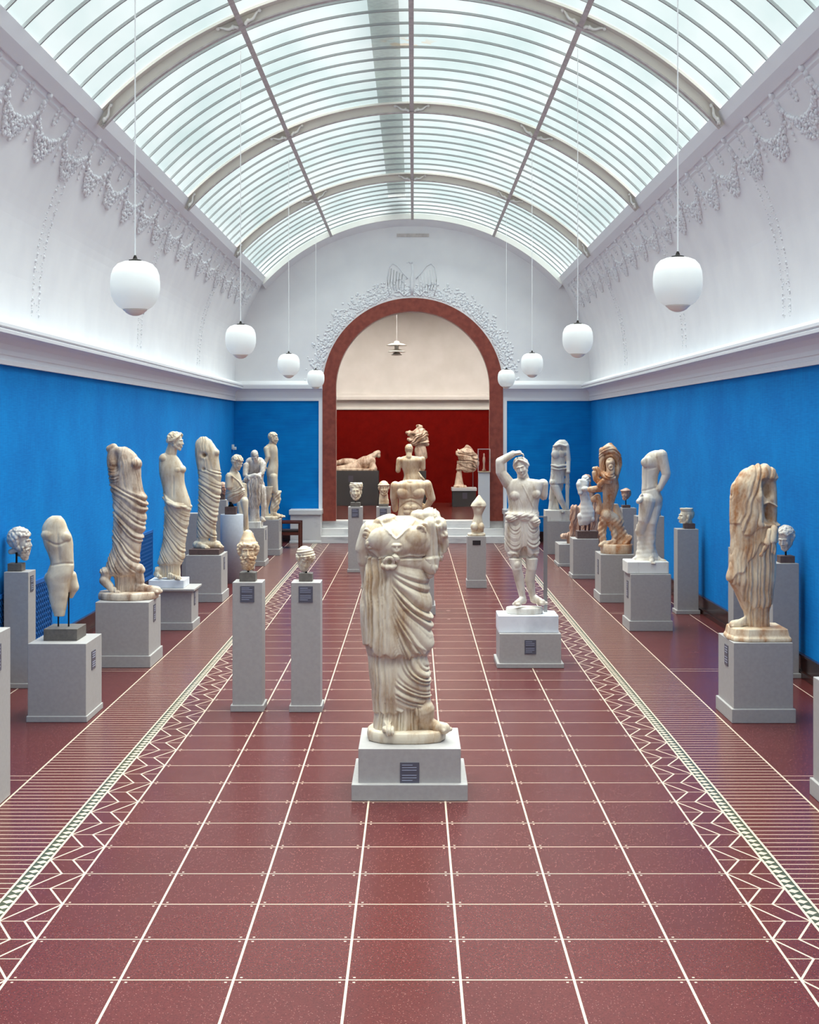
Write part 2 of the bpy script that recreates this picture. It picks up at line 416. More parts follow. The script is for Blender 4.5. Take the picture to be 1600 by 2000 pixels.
for ai, a in enumerate(angs[1:4]):
    m = MB()
    for (r0, r1, hw) in ((RS-.12, RS-.10, .032), (RS-.10, RS+.02, .010)):
        c_, s_ = math.cos(a), math.sin(a)
        P = [(CX+R_*s_+d*c_, ZC+R_*c_-d*s_) for R_, d in ((r0, -hw), (r0, hw), (r1, hw), (r1, -hw))]
        m.extrude_y(P, YB, YS)
    m.build('purlin', M['rib'], win)
for s in (-1, 1):   # gutter beam along the foot of the glass
    m = MB()
    P = [(CX+s*x, z) for x, z in ((3.60, 6.53), (3.66, 6.40), (3.75, 6.30), (3.80, 6.32), (3.80, 6.25), (3.86, 6.20), (4.0, 6.3), (3.9, 6.6), (3.68, 6.60))]
    m.extrude_y(P, YB, YS+.1)
    struct(m.build('trim_%d' % (1 if s < 0 else 2), M['plaster_trim']))
struct(MB().box(-.62, -.2, 4, 35, 8.5, 8.55).build('trim_3', M['rib']))      # plank walkway lying above the glass

# cornices
def cornice(s, xw):   # profile as (inset, z)
    P = [(0, 3.50), (.045, 3.50), (.05, 3.545), (.03, 3.555), (.03, 3.60), (.045, 3.61), (.04, 3.66), (.06, 3.72), (.11, 3.775), (.17, 3.80), (.24, 3.80), (.245, 3.835), (.225, 3.85), (.25, 3.865), (.25, 3.90), (.225, 3.915), (.20, 3.945), (.12, 3.955), (.08, 3.98), (.0, 4.0), (0, 4.0)]
    return [(xw - s*i, z) for i, z in P]
struct(MB().extrude_y(cornice(-1, WL-.001), YB, YE).build('trim_4', M['plaster_trim']))
struct(MB().extrude_y(cornice(1, WR+.001), YB, YE).build('trim_5', M['plaster_trim']))
def cornice_x(x0, x1, yw, scale=1.0):
    P = [(0, 3.50), (.045, 3.50), (.05, 3.545), (.03, 3.555), (.03, 3.60), (.06, 3.72), (.11, 3.775), (.17, 3.80), (.24, 3.80), (.25, 3.865), (.25, 3.90), (.20, 3.945), (.08, 3.98), (.0, 4.0)]
    n = len(P); m = MB()
    m.add([(x0, yw-i*scale, z) for i, z in P]+[(x1, yw-i*scale, z) for i, z in P], [(i, (i+1)%n, n+(i+1)%n, n+i) for i in range(n)]+[tuple(range(n)), tuple(range(2*n-1, n-1, -1))])
    return m
struct(cornice_x(WL, ARC-AR-.0, YE, .6).build('trim_6', M['plaster_trim']))
struct(cornice_x(ARC+AR+.0, WR, YE, .6).build('trim_7', M['plaster_trim']))
# white fillets beside the red frame
struct(MB().box(-2.36, -2.262, YE-.03, YE+.4, .5, 3.56).build('trim_8', M['plaster_trim']))
struct(MB().box(2.222, 2.32, YE-.03, YE+.4, .5, 3.56).build('trim_9', M['plaster_trim']))
# red marble arch frame (door_1)
m = MB(); n = 56; pts = []
ri = 1.915
outl = [(ARC-AR, .516)]+[(ARC-AR*math.cos(PI*i/n), AZ+AR*math.sin(PI*i/n)) for i in range(n+1)]+[(ARC+AR, .516)]
inl = [(ARC-ri, .516)]+[(ARC-ri*math.cos(PI*i/n), AZ+ri*math.sin(PI*i/n)) for i in range(n+1)]+[(ARC+ri, .516)]
N_ = len(outl); y0, y1 = YE-.05, YE+.22
vs = [(x, y0, z) for x, z in outl]+[(x, y0, z) for x, z in inl]+[(x, y1, z) for x, z in outl]+[(x, y1, z) for x, z in inl]
fs = []
for i in range(N_-1):
    fs += [(i, i+1, N_+i+1, N_+i), (2*N_+i, 3*N_+i, 3*N_+i+1, 2*N_+i+1), (N_+i, N_+i+1, 3*N_+i+1, 3*N_+i), (i, 2*N_+i, 2*N_+i+1, i+1)]
fs += [(0, N_, 3*N_, 2*N_), (N_-1, 3*N_-1, 4*N_-1, 2*N_-1)]
m.add(vs, fs)
fr = struct(m.build('door_1', M['red_marble']))
# plaster reveal behind the frame
m = MB(); ro = ri+.02
def arcp(r): return [(ARC-r, .516)]+[(ARC-r*math.cos(PI*i/n), AZ+r*math.sin(PI*i/n)) for i in range(n+1)]+[(ARC+r, .516)]
A_, B_ = arcp(ri+.025), arcp(AR+.02)
vs = [(x, YE+.22, z) for x, z in A_]+[(x, YE+.75, z) for x, z in A_]+[(x, YE+.75, z) for x, z in B_]+[(x, YE+.5, z) for x, z in B_]
fs = []
for i in range(N_-1):
    fs += [(i, i+1, N_+i+1, N_+i), (N_+i, N_+i+1, 2*N_+i+1, 2*N_+i), (2*N_+i, 2*N_+i+1, 3*N_+i+1, 3*N_+i)]
m.add(vs, fs); m.build('reveal', M['plaster_far'], fr)
# steps and side blocks
for i, (yf, z1) in enumerate(((34.7, .172), (35.0, .344), (35.3, .516))):
    m = MB(); m.box(-2.27, 2.23, yf, yf+.32 if i < 2 else 35.82, z1-.172 if i else 0, z1)
    if i < 2: m.box(-2.27, 2.23, yf+.3, 35.82, z1-.172, z1-.0)
    struct(m.build('trim_%d' % (10+i), M['step'], bevel=.006))
for i, (a, b) in enumerate(((-3.02, -2.27), (2.23, 2.98))):
    m = MB(); m.box(a, b, 34.7, YE, 0, .70); m.box(a-.03, b+.02, 34.67, YE, .70, .82); m.box(a-.02, b+.01, 34.68, YE, 0, .06)
    struct(m.build('trim_%d' % (13+i), M['step'], bevel=.008))
# skirting
for nm, s, xw in (('baseboard_left', 1, WL), ('baseboard_right', -1, WR)):
    m = MB(); m.box(min(xw, xw+s*.03), max(xw, xw+s*.03), YB, YE, 0, .25); m.box(min(xw, xw+s*.055), max(xw, xw+s*.055), YB, YE, 0, .07); m.box(min(xw, xw+s*.045), max(xw, xw+s*.045), YB, YE, .235, .262)
    struct(m.build(nm, M['skirt'], bevel=.004))
m = MB(); m.box(WL, -3.05, YE-.04, YE, 0, .25); m.box(3.0, WR, YE-.04, YE, 0, .25); struct(m.build('baseboard_end', M['skirt']))

# plaster relief: garlands below the skylight and hanging ribbons on the coves
def cove(t):      # t = 0 at cornice, 1 at skylight foot: point and inward normal (x positive side)
    ps = side_pts; L = [0]
    for a, b in zip(ps, ps[1:]): L.append(L[-1]+math.dist(a, b))
    d = t*L[-1]
    for i in range(len(ps)-1):
        if d <= L[i+1]+1e-9:
            u = (d-L[i])/(L[i+1]-L[i]); a, b = ps[i], ps[i+1]
            x, z = a[0]+(b[0]-a[0])*u, a[1]+(b[1]-a[1])*u
            tx, tz = b[0]-a[0], b[1]-a[1]; l = math.hypot(tx, tz)
            return x, z, -tz/l, tx/l
LC = sum(math.dist(a, b) for a, b in zip(side_pts, side_pts[1:]))
for si, s in enumerate((-1, 1)):
    m = MB(); rr = random.Random(3+si)
    y = 34.3; per = 6.3/5.5
    def put(yy, d, r, h=.6, el=1.0):    # d = metres below the top of the cove
        x, z, nx, nz = cove(1-d/LC)
        m.blob((CX+s*(x+nx*r*h*.4), yy, z+nz*r*h*.4), (r*.8, r*el, r), 6, 4)
    while y > 6:
        ya, yb = y-per, y
        # swag
        for q in range(250):
            u = .5+(rr.random()-.5)*(1 if q % 3 else .55); k_ = math.sin(PI*u); sag = .27+.36*k_**.8; wdt = .025+.115*k_**2
            put(ya+per*u, sag+.02+rr.uniform(-1, 1)*wdt, rr.uniform(.015, .030), h=.9)
        # knot and bow
        for q in range(26):
            a = rr.uniform(0, 2*PI); d = rr.uniform(0, .06)
            put(yb+d*math.cos(a)*.8, .27+d*math.sin(a)*1.5, rr.uniform(.022, .04))
        for (dy, dd, r_) in ((0, .14, .05), (0, .2, .035), (-.07, .40, .025), (.06, .45, .028), (0, .52, .03), (.0, .6, .026), (.03, .67, .02)):
            put(yb+dy, dd, r_)
        # ring between knots
        for q in range(12):
            a = PI*2*q/12
            put(ya+per/2+.07*math.cos(a), .25+.10*math.sin(a), .022)
        y -= per
    for yr in ys[:5]:
        d = .35
        while d < LC-.15:
            w_ = .10+.05*min(1, d/1.2)
            for e in (-1, 1):
                put(yr+e*w_+rr.uniform(-.02, .02), d+rr.uniform(-.02, .02), rr.uniform(.012, .022)); put(yr+e*w_*.5+rr.uniform(-.04, .04), d+rr.uniform(-.03, .03), rr.uniform(.006, .012))
                put(yr+e*w_+rr.uniform(-.03, .03), d+.04, rr.uniform(.006, .011))
            d += .085
    struct(m.build('trim_%d' % (15+si), M['plaster_trim'], smooth=True))
# wreath of leaves round the arch and the spread eagle above it
m = MB(); rr = random.Random(11)
for q in range(1500):
    a = rr.uniform(.02, PI-.02); r_ = AR+.06+abs(rr.gauss(0, .15))*(1+.4*math.sin(a)); 
    if r_ > AR+.5: continue
    sz = rr.uniform(.02, .036)
    m.blob((ARC-r_*math.cos(a), YE-.0, AZ+r_*math.sin(a)), (sz, .014, sz), 6, 4)
ec = 6.12
def pl(pts, r): m.tube([(ARC-.02+x, YE-.005, ec+z) for x, z in pts], r, 6)
for s in (-1, 1):
    pl([(s*.10, .42), (s*.24, .58), (s*.36, .74), (s*.48, .80), (s*.57, .70), (s*.61, .45), (s*.60, .2), (s*.55, .0)], .015)
    for k in range(6):
        pl([(s*(.17+.07*k), .50+.035*k), (s*(.19+.072*k), .28), (s*(.2+.06*k), .04+.02*k)], .012)
    pl([(s*.08, .1), (s*.2, .0), (s*.32, .12), (s*.4, .08)], .022)
pl([(0, .78), (.02, .6), (0, .45), (0, .2), (0, .02)], [.03, .026, .05, .055, .03])
m.blob((ARC-.05, YE-.005, ec+.83), (.05, .03, .04), 8, 6); pl([(-.08, .84), (-.13, .81)], [.016, .008])
struct(m.build('trim_17', M['plaster_trim'], smooth=True))
# slot vent under the crown of the end arch
m = MB(); m.box(-.42, .38, YE-.03, YE, 7.58, 7.66)
struct(m.build('trim_18', M['rib']))

# ================================================================= NEXT ROOM
NF = .516; YN0 = YE+.5; YN1 = 43.9
struct(MB().box(-8, 8, YE+.5, YN1+.3, NF-.2, NF).build('floor_far', noisy('brown_polished_floor', srgb(78, 34, 30), srgb(96, 44, 38), 4, .22)))
struct(MB().box(-8, 8, YN1, YN1+.3, NF, 3.46).build('wall_far', M['red']))
struct(MB().box(-8, 8, YN1+.0, YN1+.3, 3.46, 6.65).build('wall_far_upper', M['plaster_far']))
struct(cornice_x(-8, 8, YN1, .9).build('trim_19', M['plaster_far']))
bpy.data.objects['trim_19'].location.z = -.10
struct(MB().box(-8.3, -8, YE+.5, YN1+.3, 0, 6.65).build('wall_far_left', M['plaster_far']))
struct(MB().box(8, 8.3, YE+.5, YN1+.3, 0, 6.65).build('wall_far_right', M['plaster_far']))
m = MB(); m.box(-8, 8, YE+.5, YE+2.4, 6.5, 6.65); m.box(-8, 8, YN1-2.4, YN1+.3, 6.5, 6.65); m.box(-8, -5, YE+.5, YN1, 6.5, 6.65); m.box(5, 8, YE+.5, YN1, 6.5, 6.65)
struct(m.build('ceiling_far', M['plaster_far']))
m = MB(); m.box(-5, 5, YE+2.3, YN1-2.3, 6.55, 6.57); struct(m.build('added_laylight', M['farglass']))  # unseen glazed opening, added so that sky light reaches the far room
m = MB(); m.box(-8, WL-.2, YE+.45, YE+.5, 0, 6.65); m.box(WR+.2, 8, YE+.45, YE+.5, 0, 6.65); struct(m.build('wall_far_front', M['plaster_far']))

# wall grilles on the left wall
def grille(y0, y1, z0, z1, label):
    t = thing('wall_grille', label, 'vent grille', (WL, (y0+y1)/2, z0))
    MB().box(WL-.01, WL+.004, y0, y1, z0, z1).build('backing', M['dark'], t)
    m = MB(); p = .085; k = y0
    m.box(WL, WL+.02, y0-.03, y0+.015, z0-.03, z1+.03); m.box(WL, WL+.02, y1-.015, y1+.03, z0-.03, z1+.03)
    m.box(WL, WL+.02, y0, y1, z0-.03, z0+.015); m.box(WL, WL+.02, y0, y1, z1-.015, z1+.03)
    m.build('frame', M['grille'], t)
    m = MB()
    while k < y1: m.box(WL+.002, WL+.014, k, k+.028, z0, z1); k += p
    k = z0
    while k < z1: m.box(WL+.002, WL+.014, y0, y1, k, k+.024); k += p*.75
    m.build('lattice', M['grille'], t)
grille(15.2, 17.45, .30, .98, 'blue painted lattice grille in the left wall behind the tall pillar with the curly head')
grille(22.7, 24.2, .30, 1.05, 'blue painted lattice grille in the left wall behind the brown-stained headless draped statue')
t = thing('wall_sensor', 'small white sensor on the left wall near the far corner', 'sensor', (WL+.02, 34.9, 2.35))
MB().box(WL, WL+.05, 34.85, 34.95, 2.3, 2.42).build('bracket', M['white_metal'], t)
MB().box(WL+.03, WL+.11, 34.8, 34.92, 2.29, 2.36).build('housing', M['white_metal'], t, bevel=.01)

# ================================================================= PENDANT LAMPS
def lamp(x, y, z, label):
    t = thing('pendant_lamp', label, 'lamp', (x, y, z), None)
    R_ = .192
    prof = [(.045, .185), (.09, .183), (.135, .165), (.168, .13), (.187, .08), (.193, .02), (.192, -.035), (.183, -.085), (.163, -.13), (.135, -.165), (.105, -.185), (.085, -.193)]
    MB().lathe([(r, z+h) for r, h in prof], x, y, 40).build('globe', M['opal'], t, smooth=True)
    prof = [(.10, -.186), (.088, -.2), (.078, -.205), (.072, -.215), (.06, -.222), (.045, -.23), (.02, -.238)]
    MB().lathe([(r, z+h) for r, h in prof], x, y, 32).build('lower_cap', M['opal_tip'], t, smooth=True)
    MB().lathe([(.05, z+.183), (.05, z+.198), (.02, z+.205), (.008, z+.235)], x, y, 20).build('top_cap', M['iron'], t)
    top = skz(x-CX)
    MB().tube([(x, y, z+.22), (x, y, top)], .0055, 6).build('cord', M['cord'], t)
LL = ['nearest white opal globe lamp hanging on the left side of the hall', 'second white opal globe lamp from the viewer on the left side',
      'third white opal globe lamp from the viewer on the left side', 'farthest white opal globe lamp on the left, overlapping the red arch frame']
LR = [l.replace('left', 'right') for l in LL]
for i, yy in enumerate((11.1, 17.87, 24.75, 31.6)):
    lamp(-2.18, yy, 3.925, LL[i]); lamp(2.068, yy, 3.955 if i == 0 else 3.935, LR[i])
# layered metal lamp in the next room
x, y, z = at(775, 680, 40)
t = thing('pendant_lamp', 'small tiered metal pendant lamp seen through the arch in the next room', 'lamp', (x, y, z))
for (r_, h) in ((.29, .10), (.25, -.08), (.15, -.17)):
    MB().lathe([(.07, z+h+.05), (r_*.6, z+h+.03), (r_, z+h-.015), (r_, z+h-.03), (r_*.55, z+h+.0), (.06, z+h+.01)], x, y, 28).build('shade', M['lamp_metal'], t, smooth=True)
MB().lathe([(.05, z-.2), (.06, z+.1), (.09, z+.17), (.05, z+.2)], x, y, 20).build('core', M['lamp_metal'], t, smooth=True)
MB().tube([(x, y, z+.18), (x, y, 6.55)], .004, 6).build('cord', M['cord'], t)

# ================================================================= PEDESTALS
def pedestal(label, X0, X1, Y, depth, h, bh=.14, bo=.022, side='front', plate=True, mt='grey_paint', top_over=0, z0=0, lab=None):
    """X0..X1 and Y: the front face; label plate on the front or on the side towards the aisle"""
    t = thing('pedestal', label, 'pedestal', ((X0+X1)/2, Y+depth/2, z0))
    if mt == 'cyl':
        r_ = (X1-X0)/2; MB().lathe([(r_, 0+z0), (r_, z0+h-.01), (r_-.01, z0+h)], (X0+X1)/2, Y+r_, 48).build('body', M['pale_blue_paint'], t, smooth=False)
        for f in t.children[0].data.polygons: f.use_smooth = len(f.vertices) == 4
        return t, z0+h
    MB().box(X0, X1, Y, Y+depth, z0, z0+h-(.03 if top_over else 0)).build('body', M[mt], t, bevel=.004)
    if bh: MB().box(X0-bo, X1+bo, Y-bo, Y+depth+bo, z0, z0+bh).build('base_trim', M[mt], t, bevel=.006)
    if top_over: MB().box(X0-top_over, X1+top_over, Y-top_over, Y+depth+top_over, z0+h-.03, z0+h).build('top_slab', M[mt], t, bevel=.005)
    if plate:
        pw, ph, pz = lab or (.14, .16, z0+h-.13)
        if side == 'front':
            xc = (X0+X1)/2; p = MB().box(xc-pw/2, xc+pw/2, Y-.006, Y+.002, pz-ph/2, pz+ph/2).build('label_plate', M['plate'], t)
            m = MB()
            for k in range(7):
                if k == 3: continue
                zz = pz+ph*(.38-.12*k); m.box(xc-pw*.4, xc+pw*(.36 if k % 3 else .15), Y-.008, Y-.005, zz-ph*.018, zz+ph*.018)
            m.build('printed_text', M['print'], p)
        else:
            s = -1 if side == 'left' else 1; xf = X0 if side == 'left' else X1
            yc = Y+depth*.45
            p = MB().box(min(xf, xf+s*.006), max(xf, xf+s*.006), yc-pw/2, yc+pw/2, pz-ph/2, pz+ph/2).build('label_plate', M['plate'], t)
            m = MB()
            for k in range(7):
                if k == 3: continue
                zz = pz+ph*(.38-.12*k); m.box(min(xf, xf+s*.008), max(xf, xf+s*.008), yc-pw*.4, yc+pw*.36, zz-ph*.018, zz+ph*.018)
            m.build('printed_text', M['print'], p)
    return t, z0+h

# ================================================================= SCULPTING TOOLS
def smoothstep(a, b, x):
    t = np.clip((x-a)/(b-a), 0, 1); return t*t*(3-2*t)
_k = rng.normal(size=(24, 3)); _ph = rng.uniform(0, 2*PI, 24)
def nz(P, sc=1.0, seed=0):          # cheap smooth pseudo-noise, about -1..1
    r = np.zeros(len(P)); 
    for i in range(5):
        j = (seed*5+i) % 24
        r += np.sin(P @ (_k[j]*sc*(1+.35*i)) + _ph[j])
    return r/2.6
_cur = [None]
def ridge(x):                        # carved folds: rounded ridges, narrow valleys, uneven spacing and depth
    P = _cur[0]; x = x+.22*np.sin(x*2.3+.7)+.16*nz(P, 4.5, 1)
    a = .62+.55*np.clip(.6*np.sin(x*1.31+2)+.7*nz(P, 3.2, 3), -.9, .9)
    k = np.abs(np.sin(PI*x)); return (k**.62-.62)*a*1.7 + .16*(np.abs(np.sin(PI*(2*x+.3)))**.8-.5)*np.clip(k*1.6-.3, 0, 1)

class Sculpt:
    """collects closed primitives in world metres; u,v are coordinates of a close-up of the photograph at this figure's distance"""
    def __init__(s, Y, crop=(0, 0, 1), vox=.008):
        s.Y = Y; s.cx, s.cy, s.cs = crop; s.vox = vox; s.v = []; s.f = []; s.d = []
    def P(s, u, v, dy=0.0):
        return at(s.cx+u/s.cs, s.cy+v/s.cs, s.Y) + Vector((0, dy, 0))
    def add(s, vs, fs, M_=None):
        o = len(s.v)
        if M_ is not None: vs = [M_ @ Vector(q) for q in vs]
        s.v += [tuple(q) for q in vs]; s.f += [tuple(i+o for i in f) for f in fs]
    def ell3(s, c, r, rot=None, n=20, m=12, M_=None):
        R = rot.to_matrix() if rot else Matrix.Identity(3); c = Vector(c)
        vs = [c+R@Vector((0, 0, r[2]))]
        for j in range(1, m):
            a = PI*j/m
            vs += [c+R@Vector((r[0]*math.sin(a)*math.cos(2*PI*i/n), r[1]*math.sin(a)*math.sin(2*PI*i/n), r[2]*math.cos(a))) for i in range(n)]
        vs.append(c+R@Vector((0, 0, -r[2])))
        fs = [(0, 1+i, 1+(i+1)%n) for i in range(n)]
        for j in range(m-2):
            for i in range(n):
                a = 1+j*n+i; b = 1+j*n+(i+1)%n; fs.append((a, a+n, b+n, b))
        o = 1+(m-2)*n; e = len(vs)-1
        fs += [(o+i, e, o+(i+1)%n) for i in range(n)]
        s.add(vs, fs, M_)
    def e(s, u, v, dy, rx, ry, rz, rot=0, yaw=0):
        from mathutils import Euler
        s.ell3(s.P(u, v, dy), (rx, ry, rz), Euler((0, math.radians(rot), math.radians(yaw))))
    def cap3(s, a, b, ra, rb, n=16, M_=None):
        a, b = Vector(a), Vector(b); d = (b-a); L = d.length
        if L < 1e-5: return s.ell3(a, (ra,)*3, M_=M_)
        d /= L; x = d.orthogonal().normalized(); y = d.cross(x)
        rings = []
        for k in range(1, 5): t = PI/2*k/4; rings.append((a-d*ra*math.cos(t), ra*math.sin(t)))
        for k in range(0, 4): t = PI/2*k/4; rings.append((b+d*rb*math.sin(t), rb*math.cos(t)))
        vs = [a-d*ra]; 
        for c, r in rings: vs += [c+x*r*math.cos(2*PI*i/n)+y*r*math.sin(2*PI*i/n) for i in range(n)]
        vs.append(b+d*rb)
        fs = [(0, 1+(i+1)%n, 1+i) for i in range(n)]
        for j in range(len(rings)-1):
            fs += [(1+j*n+i, 1+j*n+(i+1)%n, 1+(j+1)*n+(i+1)%n, 1+(j+1)*n+i) for i in range(n)]
        o = 1+(len(rings)-1)*n; e = len(vs)-1
        fs += [(o+i, o+(i+1)%n, e) for i in range(n)]
        s.add(vs, fs, M_)
    def c(s, a, b, ra, rb):          # a, b = (u, v, dy)
        s.cap3(s.P(*a), s.P(*b), ra, rb)
    def ring(s, u, v, dy, R_, r, n=10, turn=1.0):
        p = s.P(u, v, dy); q = [p+Vector((R_*math.cos(2*PI*turn*i/n), -.3*R_*math.sin(2*PI*i/n), R_*math.sin(2*PI*turn*i/n))) for i in range(n+1)]
        for i in range(n): s.cap3(q[i], q[i+1], r, r, 10)
    def chain(s, pts, rs):
        for i in range(len(pts)-1): s.c(pts[i], pts[i+1], rs[i], rs[i+1])
    def box3(s, x0, x1, y0, y1, z0, z1):
        s.add([(x0,y0,z0),(x1,y0,z0),(x1,y1,z0),(x0,y1,z0),(x0,y0,z1),(x1,y0,z1),(x1,y1,z1),(x0,y1,z1)],
              [(0,3,2,1),(4,5,6,7),(0,1,5,4),(1,2,6,5),(2,3,7,6),(3,0,4,7)])
    def loft(s, rows, n=56, power=2.3, sub=6):
        """rows: (v, u_left, u_right, depth_ratio, dy)"""
        rows = np.array([tuple(r)+(0,)*(5-len(r)) for r in rows], float)
        # catmull-rom resample
        out = []
        N = len(rows)
        for i in range(N-1):
            p0, p1, p2, p3 = rows[max(i-1, 0)], rows[i], rows[i+1], rows[min(i+2, N-1)]
            for k in range(sub):
                t = k/sub
                out.append(.5*((2*p1)+(-p0+p2)*t+(2*p0-5*p1+4*p2-p3)*t*t+(-p0+3*p1-3*p2+p3)*t**3))
        out.append(rows[-1])
        vs = []; 
        for r in out:
            a, b = s.P(r[1], r[0], r[4]), s.P(r[2], r[0], r[4]); cx = (a.x+b.x)/2; hw = abs(b.x-a.x)/2; hd = hw*r[3]
            for i in range(n):
                th = 2*PI*i/n; c_, s_ = math.cos(th), math.sin(th)
                vs.append((cx+hw*math.copysign(abs(c_)**(2/power), c_), a.y+hd*math.copysign(abs(s_)**(2/power), s_), a.z))
        K = len(out)
        fs = [(j*n+i, (j+1)*n+i, (j+1)*n+(i+1)%n, j*n+(i+1)%n) for j in range(K-1) for i in range(n)]
        fs += [tuple(range(n)), tuple((K-1)*n+i for i in range(n-1, -1, -1))]
        s.add(vs, fs)
    def dent(s, p, r, a): s.d.append((Vector(p), r, a))
    def dn(s, u, v, dy, r, a): s.dent(s.P(u, v, dy), r, a)
    # ---- limbs and extremities
    def foot(s, u, v, dy, ang, L=.25, w=.045, toes=True):
        """heel at (u,v,dy); ang 0 = toes to camera, 90 = toes to the right"""
        p = s.P(u, v, dy); a = math.radians(ang); d = Vector((math.sin(a), -math.cos(a), 0)); q = Vector((d.y, -d.x, 0))
        g = L/.25; w = w*max(g, 1)
        s.cap3(p+Vector((0, 0, .04)), p+d*L*.5+Vector((0, 0, .04)), .042*g, .04*g)
        s.cap3(p+d*L*.05+Vector((0, 0, .075)), p+d*L*.6+Vector((0, 0, .035)), .04*g, .032*g)
        s.cap3(p+d*L*.5+Vector((0, 0, .028)), p+d*L*.72+Vector((0, 0, .026)), w, w*.9)
        if toes:
            for k in range(5):
                o = (k-2)*.018*g
                s.cap3(p+d*L*.72+q*o+Vector((0, 0, .022)), p+d*(L*(.87-abs(k-1)*.03))+q*o*1.15+Vector((0, 0, .016)), .017*g, .0155*g if k else .019*g)
    def hand(s, p, d, up, sc=1.0, curl=.5):
        """p wrist, d direction of the palm, up = side of the thumb"""
        p = Vector(p); d = Vector(d).normalized(); up = Vector(up); up = (up-d*up.dot(d)).normalized(); n = d.cross(up)
        s.cap3(p, p+d*.08*sc, .026*sc, .034*sc); s.cap3(p+up*.018*sc, p+d*.085*sc+up*.02*sc, .02*sc, .02*sc)
        for k in range(4):
            b = p+d*.09*sc+up*(.03-.02*k)*sc; l = (.04, .045, .042, .034)[k]*sc
            m1 = b+(d*math.cos(curl*.7)+n*math.sin(curl*.7))*l; m2 = m1+(d*math.cos(curl*1.7)+n*math.sin(curl*1.7))*l*.8
            s.cap3(b-d*.02*sc, m1, .011*sc, .0095*sc); s.cap3(m1, m2, .0095*sc, .0075*sc)
        t = p+d*.03*sc+up*.03*sc; s.cap3(t, t+(d*.7+up*.7)*.035*sc, .014*sc, .011*sc); s.cap3(t+(d*.7+up*.7)*.035*sc, t+(d*1.2+up*.75)*.06*sc, .011*sc, .009*sc)
    def head(s, u, v, dy, h=.24, yaw=0, pitch=0, roll=0, hair='short', beard=False, neck=.1, seed=1, nose=True, cut=None):
        """u,v,dy = head centre; yaw 0 faces the camera, +90 faces right; pitch + looks down"""
        k = h/.25; p = s.P(u, v, dy)
        R = Matrix.Rotation(math.radians(yaw), 4, 'Z') @ Matrix.Rotation(math.radians(roll), 4, 'Y') @ Matrix.Rotation(math.radians(pitch), 4, 'X')
        T = Matrix.Translation(p) @ R @ Matrix.Scale(k, 4)
        E = lambda c, r, rot=None, n=16, m=10: s.ell3(c, r, rot, n, m, M_=T)
        K = lambda a, b, ra, rb: s.cap3(a, b, ra, rb, 12, M_=T)
        E((0, .018, .032), (.073, .092, .085), n=24, m=16); E((0, -.028, -.02), (.06, .062, .088), n=24, m=16)
        K((0, -.045, -.075), (0, -.062, -.098), .038, .022); K((-.042, .0, -.05), (-.02, -.055, -.09), .03, .022); K((.042, .0, -.05), (.02, -.055, -.09), .03, .022)
        if nose: K((0, -.082, .02), (0, -.102, -.026), .007, .0105); E((-.010, -.092, -.031), (.007, .009, .006)); E((.010, -.092, -.031), (.007, .009, .006))
        for q in (-1, 1):
            K((q*.012, -.088, .026), (q*.045, -.072, .024), .007, .007)
            E((q*.034, -.064, -.024), (.022, .018, .026))
            E((q*.028, -.076, .006), (.0135, .009, .008))
            E((q*.074, .008, -.005), (.01, .02, .03))
            s.dent(T @ Vector((q*.028, -.088, .010)), .013*k, .008*k)
            s.dent(T @ Vector((q*.016, -.093, .012)), .008*k, .006*k)
        E((0, -.089, -.056), (.021, .010, .006)); E((0, -.087, -.069), (.018, .010, .007)); s.dent(T @ Vector((0, -.1, -.0625)), .008*k, .004*k)
        if neck: K((0, .025, -.05), (0, .035, -.10-neck/k), .052, .058)
        rr = random.Random(seed)
        def scatter(n, fn, r0, r1, rad=(.08, .10, .092), cz=.032, cy=.018):
            c = 0
            while c < n:
                a, z = rr.uniform(0, 2*PI), rr.uniform(-.9, 1); q = math.sqrt(1-z*z)
                pt = (rad[0]*q*math.sin(a), cy-rad[1]*q*math.cos(a), cz+rad[2]*z)
                if fn(pt): E(pt, (rr.uniform(r0, r1),)*2+(rr.uniform(r0, r1),), n=8, m=6)
                c += 1
        hl = lambda pt: pt[2] > .062 or (pt[1] > .0 and pt[2] > -.075)
        if hair == 'curly': scatter(320, hl, .014, .021)
        if hair == 'fine': scatter(420, hl, .008, .013, rad=(.077, .096, .089))
        if hair == 'ring':      # cap with curls showing below it
            scatter(300, lambda pt: (pt[2] < .075 and (pt[2] > .045 or (pt[1] > -.03 and pt[2] > -.05))), .014, .021, rad=(.088, .1, .09))
            E((0, .02, .055), (.086, .1, .085), n=24, m=14)
        if hair == 'bun':
            E((0, .026, .043), (.079, .094, .083), n=24, m=14)
            for q in range(26):
                a = PI*(q/25)*1.0-PI/2; z = .055-.06*abs(math.sin(a))**1.5
                E((.078*math.sin(a), .002-.080*math.cos(a), z+.004), (.012, .014, .013), n=8, m=6)
            scatter(170, lambda pt: pt[2] > .055+.0*pt[0] or (pt[1] > .0 and pt[2] > -.05), .009, .014, rad=(.078, .094, .086))
            for q in range(5): K((-.07+.035*q, .06, .1-abs(q-2)*.015), (-.04+.02*q, .12, .0), .02, .024)
            E((0, .12, -.01), (.04, .035, .035))
        if hair == 'wavy':
            E((0, .03, .042), (.078, .09, .08), n=24, m=14)
            for q in (-1, 1):
                for j in range(6):
                    z0 = .098-.003*j-.0022*j*j; y0 = -.052+.026*j; w0 = .0045*j
                    pts = [(q*.004, y0, z0+.014+.003*j), (q*.04, y0-.012+.004*j, .090-.0018*j*j), (q*.072, y0+.012, .052), (q*.084, .01+.012*j, .012-.004*j), (q*.066, .055+.006*j, -.012)]
                    for k_ in range(4): K(pts[k_], pts[k_+1], .0115+.0015*(j % 2), .0115+.0015*(j % 2))
            E((0, .105, -.005), (.036, .032, .036))
